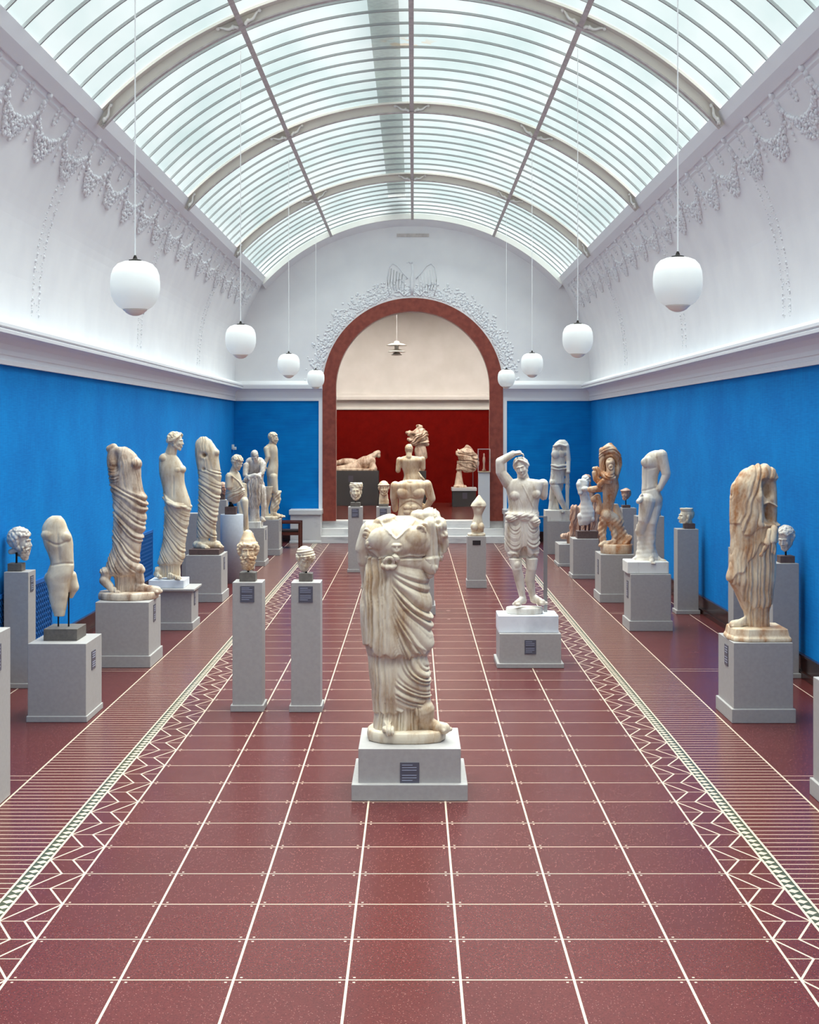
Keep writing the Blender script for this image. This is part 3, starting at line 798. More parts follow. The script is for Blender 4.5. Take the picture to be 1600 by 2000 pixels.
            scatter(200, lambda pt: pt[1] > -.02 and pt[2] > -.04, .009, .014, rad=(.084, .098, .088), cy=.022)
        if hair == 'band':
            E((0, .02, .045), (.084, .1, .085), n=24, m=14)
            for q in range(40):
                a = 2*PI*q/40; K((.084*math.sin(a), .012-.094*math.cos(a), .058), (.086*math.sin(a+.16), .012-.096*math.cos(a+.16), .058), .012, .012)
            scatter(160, lambda pt: pt[2] < .05 and pt[1] > -.035 and pt[2] > -.07, .012, .018, rad=(.083, .1, .09))
        if beard:
            for q in range(120):
                a = rr.uniform(-1.25, 1.25); z = rr.uniform(-.155, -.045); w_ = .066*(1-((z+.05)/-.14)*.5)
                if z > -.078 and abs(a) < .45: continue
                E((w_*math.sin(a)*1.1, -.01-.075*math.cos(a)*(1-.25*(z+.05)/-.1), z), (rr.uniform(.010, .016),)*3, n=8, m=6)
            K((0, -.03, -.09), (0, -.045, -.14), .05, .026)
            K((-.004, -.094, -.046), (-.03, -.085, -.058), .008, .007); K((.004, -.094, -.046), (.03, -.085, -.058), .008, .007)
        return T
    def build(s, name, m, parent, disp=None, zmin=None, smooth=3, rough=.0, cutz=None):
        me = bpy.data.meshes.new('tmp'); off = Vector(parent['_o'])
        me.from_pydata(s.v, [], s.f); me.update()
        o = bpy.data.objects.new('tmp', me); C.objects.link(o)
        r = o.modifiers.new('r', 'REMESH'); r.mode = 'VOXEL'; r.voxel_size = s.vox; r.use_smooth_shade = True
        sm = o.modifiers.new('s', 'SMOOTH'); sm.iterations = smooth; sm.factor = .5
        bpy.context.view_layer.update()
        dg = bpy.context.evaluated_depsgraph_get()
        new = bpy.data.meshes.new_from_object(o.evaluated_get(dg), depsgraph=dg)
        bpy.data.objects.remove(o); bpy.data.meshes.remove(me)
        n = len(new.vertices); co = np.empty(n*3); new.vertices.foreach_get('co', co); co = co.reshape(-1, 3)
        no = np.empty(n*3); new.vertices.foreach_get('normal', no); no = no.reshape(-1, 3)
        d = np.zeros(n)
        for p, r_, a in s.d:
            q = ((co-np.array(p))**2).sum(1)/(r_*r_); d -= a*np.exp(-q)
        if disp is not None:
            _cur[0] = co
            u = ((co[:, 0]*F/s.Y+808)-s.cx)*s.cs; v = (((EYE-co[:, 2])*F/s.Y+838)-s.cy)*s.cs
            d += disp(u, v, co, no)
        if rough: d += .45*rough*(nz(co, 55, 2)+.6*nz(co, 120, 3))
        co = co+no*d[:, None]
        if zmin is not None: co[:, 2] = np.maximum(co[:, 2], zmin)
        if cutz is not None: co[:, 2] = np.minimum(co[:, 2], cutz+ .01*nz(co, 25, 4))
        co -= np.array(off)
        new.vertices.foreach_set('co', co.ravel()); new.update(); new.name = name
        new.materials.clear(); new.materials.append(m)
        for p in new.polygons: p.use_smooth = True
        ob = bpy.data.objects.new(name, new); C.objects.link(ob)
        ob.parent = parent; ob['_o'] = tuple(off)
        return ob

def rock_plate(t, x0, x1, y0, y1, z0, z1, m, power=2.6, wob=.02, seed=1, name='base'):
    """irregular carved base slab"""
    rr = random.Random(seed); n = 40; b = MB(); cx, cy, a, c_ = (x0+x1)/2, (y0+y1)/2, (x1-x0)/2, (y1-y0)/2
    w_ = [1+rr.uniform(-wob, wob) for _ in range(n)]; vs = []
    for zz, sc_ in ((z0, .97), (z0+.012, 1.0), ((z0+z1)/2, 1.01), (z1-.012, .995), (z1, .965)):
        for i in range(n):
            th = 2*PI*i/n; co, si = math.cos(th), math.sin(th)
            vs.append((cx+a*sc_*w_[i]*math.copysign(abs(co)**(2/power), co), cy+c_*sc_*w_[i]*math.copysign(abs(si)**(2/power), si), zz))
    fs = [(j*n+i, j*n+(i+1)%n, (j+1)*n+(i+1)%n, (j+1)*n+i) for j in range(4) for i in range(n)]
    fs += [tuple(range(n-1, -1, -1)), tuple(4*n+i for i in range(n))]
    b.add(vs, fs); o = b.build(name, m, t, smooth=True); return o
def mount(t, xc, yc, w_, z0, z1, zr, m, rod=True, d=None, rods=None):
    """stone mounting block with its iron rod(s)"""
    d = d or w_
    MB().box(xc-w_/2, xc+w_/2, yc-d/2, yc+d/2, z0, z1).build('mount_block', M[m], t, bevel=.004)
    for (dx, r_) in (rods or ([(0, .011)] if rod else [])):
        MB().tube([(xc+dx, yc, z1-.01), (xc+dx, yc, zr)], r_, 10).build('mount_rod', M['iron'], t)

M['m_white'] = marble('warm_white_marble', srgb(214, 198, 176), srgb(166, 130, 94), .55)
M['m_clean'] = marble('pale_marble', srgb(216, 208, 198), srgb(172, 156, 138), .45)
M['m_amazon'] = marble('amazon_marble', srgb(220, 208, 194), srgb(170, 146, 120), .5)
M['m_brown'] = marble('brown_stained_marble', srgb(224, 204, 182), srgb(142, 104, 78), .75)
M['m_tan'] = marble('tan_marble', srgb(216, 190, 158), srgb(172, 128, 88), .7)
M['m_orange'] = marble('orange_stained_marble', srgb(222, 198, 170), srgb(178, 108, 52), .85)
M['m_pink'] = marble('pinkish_marble', srgb(206, 170, 146), srgb(160, 100, 74), .8)
M['m_grey'] = marble('greyish_marble', srgb(216, 204, 192), srgb(150, 128, 110), .6)
M['m_cream'] = marble('cream_marble', srgb(220, 204, 180), srgb(184, 150, 112), .6)
M['m_purewhite'] = marble('bright_white_marble', srgb(226, 220, 212), srgb(196, 182, 166), .35)
M['m_iron_stain'] = marble('streaked_marble', srgb(224, 204, 176), srgb(170, 116, 72), .8)

# ================================================================= PEDESTALS AND SCULPTURES
# ---- 1. central draped goddess with a breastplate of scales
t, zt = pedestal('low grey plinth in the middle of the floor under the headless armoured goddess', -.418, .358, 10.72, .76, .383, bh=.125, bo=.05, lab=(.145, .16, .20))
st = thing('headless_goddess_statue', 'large headless draped marble woman with a breastplate, nearest statue in the middle of the hall', 'statue', (-.05, 11.08, zt))
rock_plate(st, -.36, .255, 10.86, 11.34, zt, zt+.085, M['m_white'], seed=3)
S = Sculpt(11.08, (620, 960, 3.125), .0065)
S.loft([(150, 455, 655, .45, .02), (175, 370, 700, .5, .02), (215, 318, 735, .55, .01), (270, 300, 735, .62, 0), (330, 300, 712, .66, -.01), (385, 318, 672, .66, 0), (440, 318, 655, .64, 0), (560, 292, 655, .62, 0), (700, 278, 668, .62, 0),
        (820, 284, 675, .64, 0), (930, 292, 682, .66, 0), (985, 305, 680, .66, 0), (1000, 308, 670, .62, 0), (1100, 314, 684, .62, -.01), (1220, 330, 686, .64, -.01), (1320, 340, 668, .64, 0), (1400, 335, 655, .66, 0), (1480, 335, 650, .68, .0)], n=72)
S.e(400, 285, -.125, .105, .062, .09); S.e(585, 280, -.125, .105, .062, .09)     # breasts under the breastplate
S.e(420, 175, .0, .10, .09, .045, -18); S.e(640, 155, .02, .10, .09, .05, 12)
# arms: broken left one bent behind, right one wrapped with falling cloth
S.c((318, 238, .02), (280, 350, .05), .072, .066); S.c((280, 350, .05), (280, 425, .06), .062, .05); S.c((272, 430, .07), (284, 520, .1), .036, .028); S.c((284, 520, .1), (282, 590, .12), .028, .016)
S.c((690, 165, .0), (742, 260, .0), .085, .075); S.e(735, 205, -.03, .07, .08, .07); S.c((735, 235, -.05), (775, 262, -.06), .045, .025); S.c((765, 260, -.02), (782, 320, .0), .03, .025); S.c((782, 320, .0), (778, 368, .0), .025, .014)
S.c((735, 280, .04), (735, 400, .05), .06, .035); S.c((690, 200, -.08), (690, 440, -.05), .055, .05); S.c((690, 440, -.05), (680, 490, -.05), .045, .02); S.c((662, 425, -.07), (700, 460, -.07), .03, .035)
for k in range(4): S.c((712+k*15, 300, -.02+.02*k), (712+k*14, 395+(-1)**k*12, 0), .017, .014)
S.e(670, 140, -.03, .045, .05, .03); S.e(700, 150, 0, .05, .05, .035)
# raised collar, mask and snakes
for pts in ([(385, 172), (405, 215), (440, 250), (470, 275)], [(585, 190), (560, 222), (525, 250), (495, 275)]):
    pass
S.e(487, 333, -.178, .042, .024, .038); S.e(487, 318, -.19, .036, .016, .014); S.e(487, 350, -.196, .02, .012, .010); S.e(487, 336, -.2, .007, .012, .014); S.dn(475, 331, -.2, .008, .008); S.dn(499, 331, -.2, .008, .008); S.dn(487, 344, -.2, .008, .005)
for (a, b, q) in ((300, 240, -.10), (295, 262, -.10), (320, 320, -.14), (322, 300, -.13), (630, 218, -.17), (642, 236, -.16), (650, 206, -.14)):
    S.ring(a, b, q+.012, .019, .0085, turn=.85)
S.ring(442, 416, -.185, .030, .0105, n=14); S.chain([(442, 440, -.19), (425, 447, -.185), (410, 440, -.175)], [.012, .010, .008]); S.chain([(442, 440, -.19), (458, 448, -.19), (470, 440, -.185)], [.012, .010, .008]); S.chain([(470, 385, -.175), (480, 396, -.185), (478, 378, -.18)], [.012]*3)
hem = [(332, 345), (345, 352), (365, 370), (385, 392), (430, 385), (480, 388), (520, 385), (560, 372), (610, 380), (650, 375)]

# feet
S.foot(425, 1445, -.08, 8, .2, .05); S.foot(655, 1448, -.03, 62, .24, .05)
S.c((640, 1330, -.05), (665, 1430, -.03), .10, .06); S.c((585, 1040, -.05), (610, 1120, -.075), .10, .09); S.c((610, 1120, -.075), (640, 1330, -.03), .09, .075)
S.dn(736, 183, -.11, .018, .03); S.dn(768, 252, -.1, .02, .025); S.dn(490, 165, -.05, .06, .03); S.dn(525, 150, -.02, .05, .03)
def athena(u, v, P, N):
    d = np.zeros(len(u)); w_ = nz(P, 6, 1)*6
    arm = smoothstep(300, 285, u)*smoothstep(620, 560, v)+smoothstep(690, 705, u)*smoothstep(500, 470, v)
    body = (1-np.clip(arm, 0, 1))*(1-np.exp(-(((u-445)/34)**2+((v-418)/34)**2)**2))*(1-np.exp(-(((u-487)/30)**2+((v-333)/32)**2)**2))
    hem1 = 985-60*smoothstep(400, 300, u)-np.clip((u-560)/120, 0, 1)*22+10*np.sin(u/14)
    hem2 = 1335-28*smoothstep(500, 540, u)-60*smoothstep(600, 690, u)+6*np.sin(u/9)
    front = smoothstep(.25, -.15, N[:, 1])
    B = smoothstep(385, 400, v)*smoothstep(hem1+3, hem1-3, v)
    Cc = smoothstep(hem1-2, hem1+3, v)*smoothstep(hem2+3, hem2-3, v)
    D = smoothstep(hem2-2, hem2+3, v)
    # overfold: straight pleats on the left, radiating drawn folds on the right
    left = smoothstep(462, 432, u+w_*.5)
    pl_ = ridge((u+w_*.6)/25.0)*.030
    g_ = np.clip((u-395)/270, .02, 1)**.52
    cc = (v-395)/g_
    sw = ridge(cc/78+.1*nz(P, 4, 2))*.023*smoothstep(440, 530, u)*smoothstep(.02, .2, cc/700)
    side_back = (1-front)
    d += B*body*(left*pl_+(1-left)*sw+side_back*0)
    d += B*body*.020
    # deep hem arc on the right
    arc = 960-185*np.clip(1-(u-470)/210, 0, 1)**1.8
    d += B*.012*smoothstep(arc+14, arc-6, v)*smoothstep(460, 500, u)
    # underskirt
    lefts = smoothstep(500, 470, u+w_*.4)
    arcs = np.hypot((u-720)/1.35, v-1010)/27
    sw2 = ridge(arcs+.15*nz(P, 5, 3))*.020
    d += Cc*(lefts*(ridge((u+w_*.5)/27)*.024)+(1-lefts)*sw2)
    d += D*(ridge((u+w_*.3-.04*(v-1330)*(u-500)/60)/21)*.020*smoothstep(640, 600, u)-.012*smoothstep(640, 600, u))
    # scale breastplate: gentle knocks
    def seg(pts):
        m_ = np.full(len(u), 1e9)
        for (x0, y0), (x1, y1) in zip(pts, pts[1:]):
            t_ = np.clip(((u-x0)*(x1-x0)+(v-y0)*(y1-y0))/((x1-x0)**2+(y1-y0)**2), 0, 1); m_ = np.minimum(m_, np.hypot(u-x0-t_*(x1-x0), v-y0-t_*(y1-y0)))
        return m_
    fr = smoothstep(.1, -.3, N[:, 1])
    col_ = np.minimum(seg([(385, 165), (405, 212), (440, 250), (478, 278)]), seg([(592, 180), (562, 222), (525, 250), (490, 278)]))
    inside = smoothstep(6, -6, (v-278)+np.abs(u-484)*1.05)*smoothstep(130, 90, np.abs(u-487))
    d += fr*(.010*np.exp(-(col_/5)**2)-.010*inside)
    hs = seg(hem); d += fr*body*(.012*np.exp(-(hs/6)**2)-.006*np.exp(-((hs-11)/4)**2)*(v > 380))
    d += body*.010*smoothstep(392, 384, v)*fr
    d += arm*ridge((u-.1*v)/24)*.010*smoothstep(690, 700, u)
    return d
S.build('figure', M['m_white'], st, athena, zmin=zt+.02, rough=.0012)

# ---- 2. amazon with raised arm
t, zt = pedestal('grey plinth with marble slab under the wounded amazon statue, right of centre', -.0+ (975-808)*16.7/F, (1095-808)*16.7/F, 16.62, .66, .40, bh=.055, bo=.03, lab=(.135, .165, .245))
a0, a1 = at(973.5, 0, 16.72).x, at(1091, 0, 16.72).x
st = thing('amazon_statue', 'marble amazon in a short tunic, one arm raised over her head, beside a steel pole', 'statue', ((a0+a1)/2, 16.95, zt))
MB().box(a0, a1, 16.7, 17.2, zt, zt+.20).build('marble_block', M['white_marble_block'], st, bevel=.006)
zb = zt+.20
rock_plate(st, at(989, 0, 16.95).x, at(1060, 0, 16.95).x, 16.78, 17.1, zb, zb+.075, M['m_clean'], power=2, seed=5)
S = Sculpt(16.95, (930, 850, 4.165), .006)
S.loft([(352, 335, 430, .6, 0), (372, 255, 548, .42, 0), (410, 238, 548, .5, 0), (470, 250, 530, .6, 0), (540, 262, 512, .66, 0), (600, 262, 505, .64, 0), (640, 250, 512, .68, 0), (700, 240, 512, .66, 0), (800, 232, 516, .64, 0), (900, 235, 515, .58, 0), (960, 250, 505, .5, 0), (1000, 285, 498, .42, 0)], n=64)
S.e(322, 488, -.075, .075, .056, .066); S.e(468, 478, -.07, .08, .05, .066)
S.e(372, 648, -.03, .205, .135, .05, 4); S.e(470, 695, -.10, .07, .05, .06, 20); S.e(300, 668, -.09, .1, .06, .05); S.e(385, 672, -.11, .08, .045, .04, 8)
S.c((262, 388, .0), (200, 300, -.02), .075, .06); S.c((200, 300, -.02), (192, 222, -.04), .06, .052); S.c((192, 215, -.04), (300, 150, -.05), .052, .038); S.hand(S.P(300, 150, -.05), Vector((1, -.1, .15)), Vector((0, -1, 0)), .9, .8)
S.c((545, 400, .02), (552, 495, .03), .066, .05)
S.head(365, 262, -.04, .25, yaw=-12, pitch=12, roll=-14, hair='wavy', neck=.09, seed=3)
S.c((375, 330, .0), (390, 390, .02), .06, .08)
# legs
S.c((310, 960, -.02), (330, 1080, -.06), .085, .062); S.c((330, 1080, -.06), (350, 1160, -.02), .058, .062); S.c((350, 1160, -.02), (380, 1330, .0), .06, .036)
S.c((450, 960, .0), (450, 1080, -.02), .088, .064); S.c((450, 1080, -.02), (438, 1180, .02), .06, .06); S.c((438, 1180, .02), (465, 1330, .06), .058, .036)
S.foot(388, 1375, .02, -32, .24, .042); S.foot(470, 1372, .07, 35, .24, .042)
S.e(330, 1050, -.10, .04, .03, .05)
for a in ((345, 955), (440, 955)): S.dn(a[0]+45, a[1], -.1, .04, .03)
def amazon(u, v, P, N):
    w_ = nz(P, 8, 1)*5; d = np.zeros(len(u))
    dia = v-(600+0*u)
    # cloth on her right breast side and belly
    z1 = smoothstep(500, 530, v+(u-300)*.15)*smoothstep(648, 625, v)
    d += z1*ridge((u+w_+.25*(v-600)*np.sign(u-390))/16)*.008
    z2 = smoothstep(690, 715, v)*smoothstep(975, 960, v)*smoothstep(222, 232, u)
    arcs = np.hypot((u-312)*1.7, (v-560)*.62)/27; arcs2 = np.hypot((u-462)*1.7, (v-560)*.62)/27
    lr = smoothstep(360, 350, u); mid = smoothstep(345, 360, u)*smoothstep(420, 405, u)
    d += z2*((1-mid)*(lr*ridge(arcs)+(1-lr)*ridge(arcs2+.4))*.016+mid*ridge((u+w_)/19)*.016)
    hem = 975-60*mid+14*np.sin(u/13)
    d -= .035*smoothstep(hem-4, hem+6, v)*smoothstep(1005, 990, v)
    z3 = smoothstep(615, 635, v)*smoothstep(720, 700, v)
    d += z3*ridge((u*.4+v+w_*1.5)/24)*.012
    d += smoothstep(440, 400, np.abs(v-490)*8)*0
    # strap from shoulder to hip
    ln = np.abs((v-405)-(u-375)*2.1)/2.3
    d += .006*smoothstep(7, 3, ln)*smoothstep(395, 410, v)*smoothstep(600, 580, v)*smoothstep(0, -.3, N[:, 1])
    return d
S.build('figure', M['m_amazon'], st, amazon, zmin=zb+.03, rough=.0008, smooth=2)
px = at(1065.5, 0, 17.08).x
MB().box(px-.022, px+.022, 17.06, 17.1, zb, at(0, 1009, 17.08).z).build('support_pole', M['steel'], st)
MB().box(at(1050, 0, 17.08).x, px+.02, 17.065, 17.095, at(0, 1010.5, 17.08).z, at(0, 1008, 17.08).z).build('support_arm', M['steel'], st)

# ---- left row ------------------------------------------------------------
# P1: nearest, cut by the frame
t, zt = pedestal('light grey pedestal cut off by the left edge of the picture', -3.62, -3.085, 10.2, .65, 1.285, side='right', bh=.0, lab=(.2, .2, 1.1))
st = thing('mount_block', 'small grey mounting slab on the pedestal at the left edge of the picture', 'block', (-3.4, 10.6, zt)); MB().box(-3.5, -3.16, 10.4, 10.82, zt, zt+.09).build('slab', M['grey_paint'], st, bevel=.004)
# P2 torso on rods
t, zt = pedestal('grey pedestal under the small nude torso on rods, front of the left row', -3.685, -3.128, 13.54, .68, .75, bh=.06, bo=.012, side='right', lab=(.16, .18, .55))
Yc = 13.9
st = thing('torso_fragment', 'small nude marble torso without head, arms or feet, held up by two rods', 'statue', (-3.45, Yc, zt))
S = Sculpt(Yc, (0, 980, 3.333), .0055)
zt_b = zt+.115; bx0, bx1 = at(88, 0, 13.78).x, at(153.6, 0, 13.78).x
MB().box(bx0, bx1, 13.72, 14.1, zt, zt_b).build('mount_block', M['stone_block'], st, bevel=.004)
for uu, vv in ((380, 660), (447, 590)):
    p = S.P(uu, vv); MB().tube([(p.x, Yc, zt_b-.01), (p.x, Yc, p.z)], .008, 8).build('mount_rod', M['iron'], st)
S.loft([(92, 340, 395, .7, 0), (120, 300, 420, .65, 0), (170, 276, 440, .62, 0), (230, 276, 468, .62, 0), (290, 292, 476, .62, 0), (350, 318, 478, .6, 0), (400, 328, 480, .6, 0), (450, 310, 478, .64, 0), (500, 298, 462, .66, 0), (560, 310, 452, .64, 0), (640, 322, 440, .62, 0), (720, 345, 425, .66, 0), (745, 352, 418, .7, 0)])
S.e(330, 215, -.045, .085, .045, .06); S.e(425, 232, -.042, .07, .045, .06); S.c((462, 480, .03), (472, 560, .05), .045, .05); S.c((472, 560, .05), (455, 620, .06), .045, .02)
S.e(325, 500, .06, .07, .08, .075)
def d_(u, v, P, N):
    f = smoothstep(.1, -.4, N[:, 1]); return -f*(.008*np.exp(-((v-405-8*np.sin(u/40))/7)**2)*smoothstep(320, 350, u)+.008*np.exp(-((v-262-.00035*(u-340)**2*0+14*np.cos((u-300)/28))/8)**2)*smoothstep(290, 310, u)*smoothstep(460, 440, u)+.005*np.exp(-((u-392-.05*(v-300))/10)**2)*smoothstep(400, 370, v)*smoothstep(170, 230, v))+.002*nz(P, 12, 1)
S.build('torso', M['m_cream'], st, d_, rough=.0008)
# P0 tall pillar with curly head in profile
t, zt = pedestal('tall grey pillar under the curly bearded head in profile, by the left wall', -4.43+.005, -4.16, 15.31, .3, 1.255, bh=.055, bo=.012, side='right', lab=(.12, .17, 1.12))
st = thing('marble_head', 'curly bearded marble head facing right on the tall pillar by the left wall', 'statue head', (-4.29, 15.48, zt))
S = Sculpt(15.48, (0, 980, 3.333), .005)
bb = S.P(105, 0).x; mount(st, bb+.01, 15.46, .155, zt, zt+.085, zt+.2, 'stone_block')
S.head(135, 262, 0, .30, yaw=82, pitch=4, hair='curly', beard=True, neck=.0, seed=5); S.e(150, 190, 0, .06, .07, .03)
S.c((70, 325, 0), (120, 310, .02), .03, .045); S.c((120, 250, .03), (125, 330, .03), .06, .05)
S.build('head', M['m_grey'], st, smooth=1, rough=.001)
# P3 brown draped headless
def draped_feet(S, pts):
    for p in pts: S.foot(*p)
t, zt = pedestal('grey pedestal under the brown-stained headless draped woman in the left row', -3.735, -3.107, 16.64, .78, .766, bh=.14, side='right', lab=(.14, .2, .6))
Yc = 17.05
st = thing('draped_statue', 'brown-stained headless draped woman striding right on an oval base in the left row', 'statue', (-3.4, Yc, zt))
rock_plate(st, at(193, 0, Yc).x, -3.08, 16.76, 17.35, zt, zt+.085, M['m_brown'], seed=8, power=2.2, wob=.03)
S = Sculpt(Yc, (180, 820, 4.546), .0075)
S.loft([(240, 180, 300, .6, 0), (265, 148, 345, .55, 0), (310, 134, 392, .56, 0), (370, 132, 425, .6, 0), (430, 140, 432, .62, 0), (520, 152, 435, .6, 0), (620, 168, 452, .6, 0), (700, 182, 482, .6, 0), (790, 190, 484, .6, 0), (880, 190, 478, .62, 0), (1000, 186, 460, .62, 0), (1120, 180, 432, .64, 0), (1230, 150, 420, .66, 0), (1340, 125, 402, .66, 0), (1375, 135, 395, .66, 0), (1400, 190, 395, .6, .02), (1530, 200, 400, .6, .02)], n=64)
S.e(392, 390, -.03, .072, .10, .075)
S.c((135, 1360, -.05), (120, 1420, -.05), .07, .06); S.c((120, 1420, -.08), (200, 1500, -.1), .06, .045); S.foot(185, 1540, -.06, 45, .2, .04)
S.c((400, 1330, 0), (430, 1430, 0), .07, .05); S.foot(405, 1535, .0, 85, .32, .05)
S.c((160, 260, 0), (190, 245, 0), .05, .05); S.e(215, 350, -.20, .001, .001, .001)
for v_ in (310, 350, 400, 440): S.dn(212, v_, -.11, .05, .045)
def brown(u, v, P, N):
    w_ = nz(P, 7, 1)*8; f = smoothstep(.3, -.2, N[:, 1])
    a = smoothstep(600, 560, v-.25*(u-200))
    up = ridge((u+w_-.12*v)/26)*.006*smoothstep(250, 290, u)
    arcl = np.hypot((u-190)/1.0, v-380)/30
    upl = ridge(arcl)*.012*smoothstep(260, 240, u)*smoothstep(300, 450, v)
    cc = (v-560-.45*(u-190))
    curve = (v-600)-.55*(u-170)+((u-430)/240)**2*200*np.clip((v-600)/500, 0, 1)
    lowm = smoothstep(1370, 1350, v)
    low = ridge((curve+w_)/62)*.026*lowm
    hemd = smoothstep(1370, 1385, v)*(ridge((u+w_*.3)/24)*.018-.01)*smoothstep(195, 215, u)*smoothstep(400, 380, u)
    return a*(up+upl)+(1-a)*low+hemd+.012*smoothstep(1365, 1340, v)*smoothstep(1200, 1300, v)
S.build('figure', M['m_brown'], st, brown, zmin=zt+.03, rough=.0015)
# P4 half-draped woman with head
t, zt = pedestal('grey pedestal with projecting top under the half-draped woman with her head, left row', -3.65, -3.09, 19.73, .62, .577, bh=.107, top_over=.045, side='right', lab=(.14, .2, .42))
Yc = 20.02
st = thing('venus_statue', 'tall marble woman with bare torso and draped hips, head turned right, missing her arms', 'statue', (-3.38, Yc, zt))
MB().box(at(290, 0, 19.8).x, at(359, 0, 19.8).x, 19.8, 20.3, zt, zt+.11).build('marble_block', M['white_marble_block'], st, bevel=.006)
S = Sculpt(Yc, (180, 820, 4.546), .006)
S.loft([(292, 650, 730, .6, 0), (312, 612, 745, .55, 0), (350, 596, 775, .55, 0), (420, 594, 815, .58, 0), (480, 598, 818, .6, 0), (560, 615, 822, .58, 0), (640, 632, 845, .62, 0), (720, 642, 872, .64, 0), (780, 644, 878, .64, 0), (860, 640, 865, .62, 0), (980, 636, 845, .62, 0), (1100, 622, 828, .62, 0), (1200, 600, 822, .64, 0), (1270, 580, 800, .66, 0), (1300, 590, 790, .64, 0), (1400, 600, 790, .64, 0)], n=60)
S.e(792, 440, -.01, .07, .075, .062); S.e(755, 446, -.055, .07, .05, .055); S.e(640, 345, 0, .075, .09, .075)
S.c((690, 300, .01), (705, 225, .01), .07, .055)
S.head(745, 190, .0, .27, yaw=80, pitch=6, hair='wavy', neck=.08, seed=9)
S.chain([(640, 690, -.05), (690, 735, -.13), (760, 762, -.135), (830, 770, -.09), (875, 768, .0)], [.022, .028, .03, .028, .025]); S.chain([(640, 650, -.03), (675, 705, -.11), (740, 742, -.13), (820, 750, -.1)], [.016, .02, .02, .016])
S.foot(580, 1400, -.06, 30, .2, .045); S.c((590, 1330, -.05), (575, 1370, -.05), .06, .05); S.foot(700, 1410, -.14, 70, .22, .045)
def venus(u, v, P, N):
    w_ = nz(P, 7, 1)*8
    up = -.008*np.exp(-((u-730)/8)**2)*smoothstep(480, 540, v)*smoothstep(700, 660, v)*smoothstep(0, -.5, N[:, 1])
    b = smoothstep(720, 750, v-(u-650)*.2)
    curve = (v-700)-.35*(u-640)+((u-850)/220)**2*170
    low = ridge((curve+w_)/48)*.019*smoothstep(1270, 1255, v)
    hemd = smoothstep(1275, 1290, v)*(ridge((u+w_*.3)/24)*.016-.012)
    return up+b*low+hemd
S.build('figure', M['m_cream'], st, venus, zmin=zt+.11, rough=.001, smooth=2)
# P5 draped headless with mortise holes
t, zt = pedestal('grey pedestal with dark slab under the headless draped figure with drilled holes, left row', -3.69, -3.11, 22.93, .77, .757, bh=.14, side='right', lab=(.14, .2, .6))
Yc = 23.3
st = thing('draped_statue', 'pale headless draped figure with a square drilled hole at the shoulder, on a dark slab', 'statue', (-3.4, Yc, zt))
MB().box(at(369, 0, 23.0).x, at(428, 0, 23.0).x, 23.0, 23.6, zt, zt+.09).build('dark_slab', M['brown_block'], st, bevel=.004)
S = Sculpt(Yc, (180, 820, 4.546), .009)
S.loft([(150, 965, 1010, .7, 0), (175, 935, 1050, .6, 0), (215, 915, 1080, .6, 0), (280, 915, 1122, .6, 0), (340, 920, 1125, .62, 0), (440, 935, 1138, .62, 0), (520, 945, 1146, .62, 0), (640, 945, 1142, .62, 0), (760, 942, 1125, .62, 0), (880, 935, 1110, .62, 0), (980, 930, 1075, .64, 0), (1040, 930, 1040, .66, 0), (1060, 940, 1035, .6, 0), (1140, 945, 1040, .6, 0)], n=56)
S.e(1105, 290, -.03, .05, .07, .06); S.c((1060, 900, 0), (1075, 1060, 0), .07, .055); S.foot(945, 1140, -.06, 60, .24, .045); S.foot(1050, 1135, 0, 70, .25, .05); S.c((930, 1110, 0), (1110, 1110, 0), .07, .07)
S.dn(1005, 313, -.11, .030, .12); S.dn(998, 436, -.12, .02, .08); S.dn(975, 300, -.12, .035, .014); S.dn(978, 360, -.12, .04, .014)
def p5(u, v, P, N):
    w_ = nz(P, 7, 1)*7; b = smoothstep(430, 460, v)
    curve = (v-440)-.25*(u-940)+((u-1130)/200)**2*120*np.clip((v-300)/500, 0, 1)
    return b*ridge((curve+w_)/42)*.017*smoothstep(1055, 1035, v)+(1-b)*ridge((u+w_-.1*v)/30)*.006
S.build('figure', M['m_cream'], st, p5, zmin=zt+.085, rough=.001)
# behind it
pedestal('narrow grey pillar half hidden behind the pale headless draped figure, left wall', -4.12, -3.84, 25.2, .3, 1.3, bh=.06, side='right', plate=False)
t, zt = pedestal('tall grey pillar under the small brown head behind the left row', -3.82, -3.54, 26.8, .3, 1.46, bh=.06, side='right', plate=False)
st = thing('marble_head', 'small brownish marble head on a dark block half hidden behind the left row', 'statue head', (-3.64, 26.95, zt))
S = Sculpt(26.95, (420, 820, 6.667), .006); xx = S.P(105, 0).x
mount(st, xx-.02, 26.95, .12, zt, zt+.11, zt+.15, 'brown_block'); S.head(105, 890, 0, .26, yaw=30, hair='short', neck=.05, seed=4); S.build('head', M['m_pink'], st)
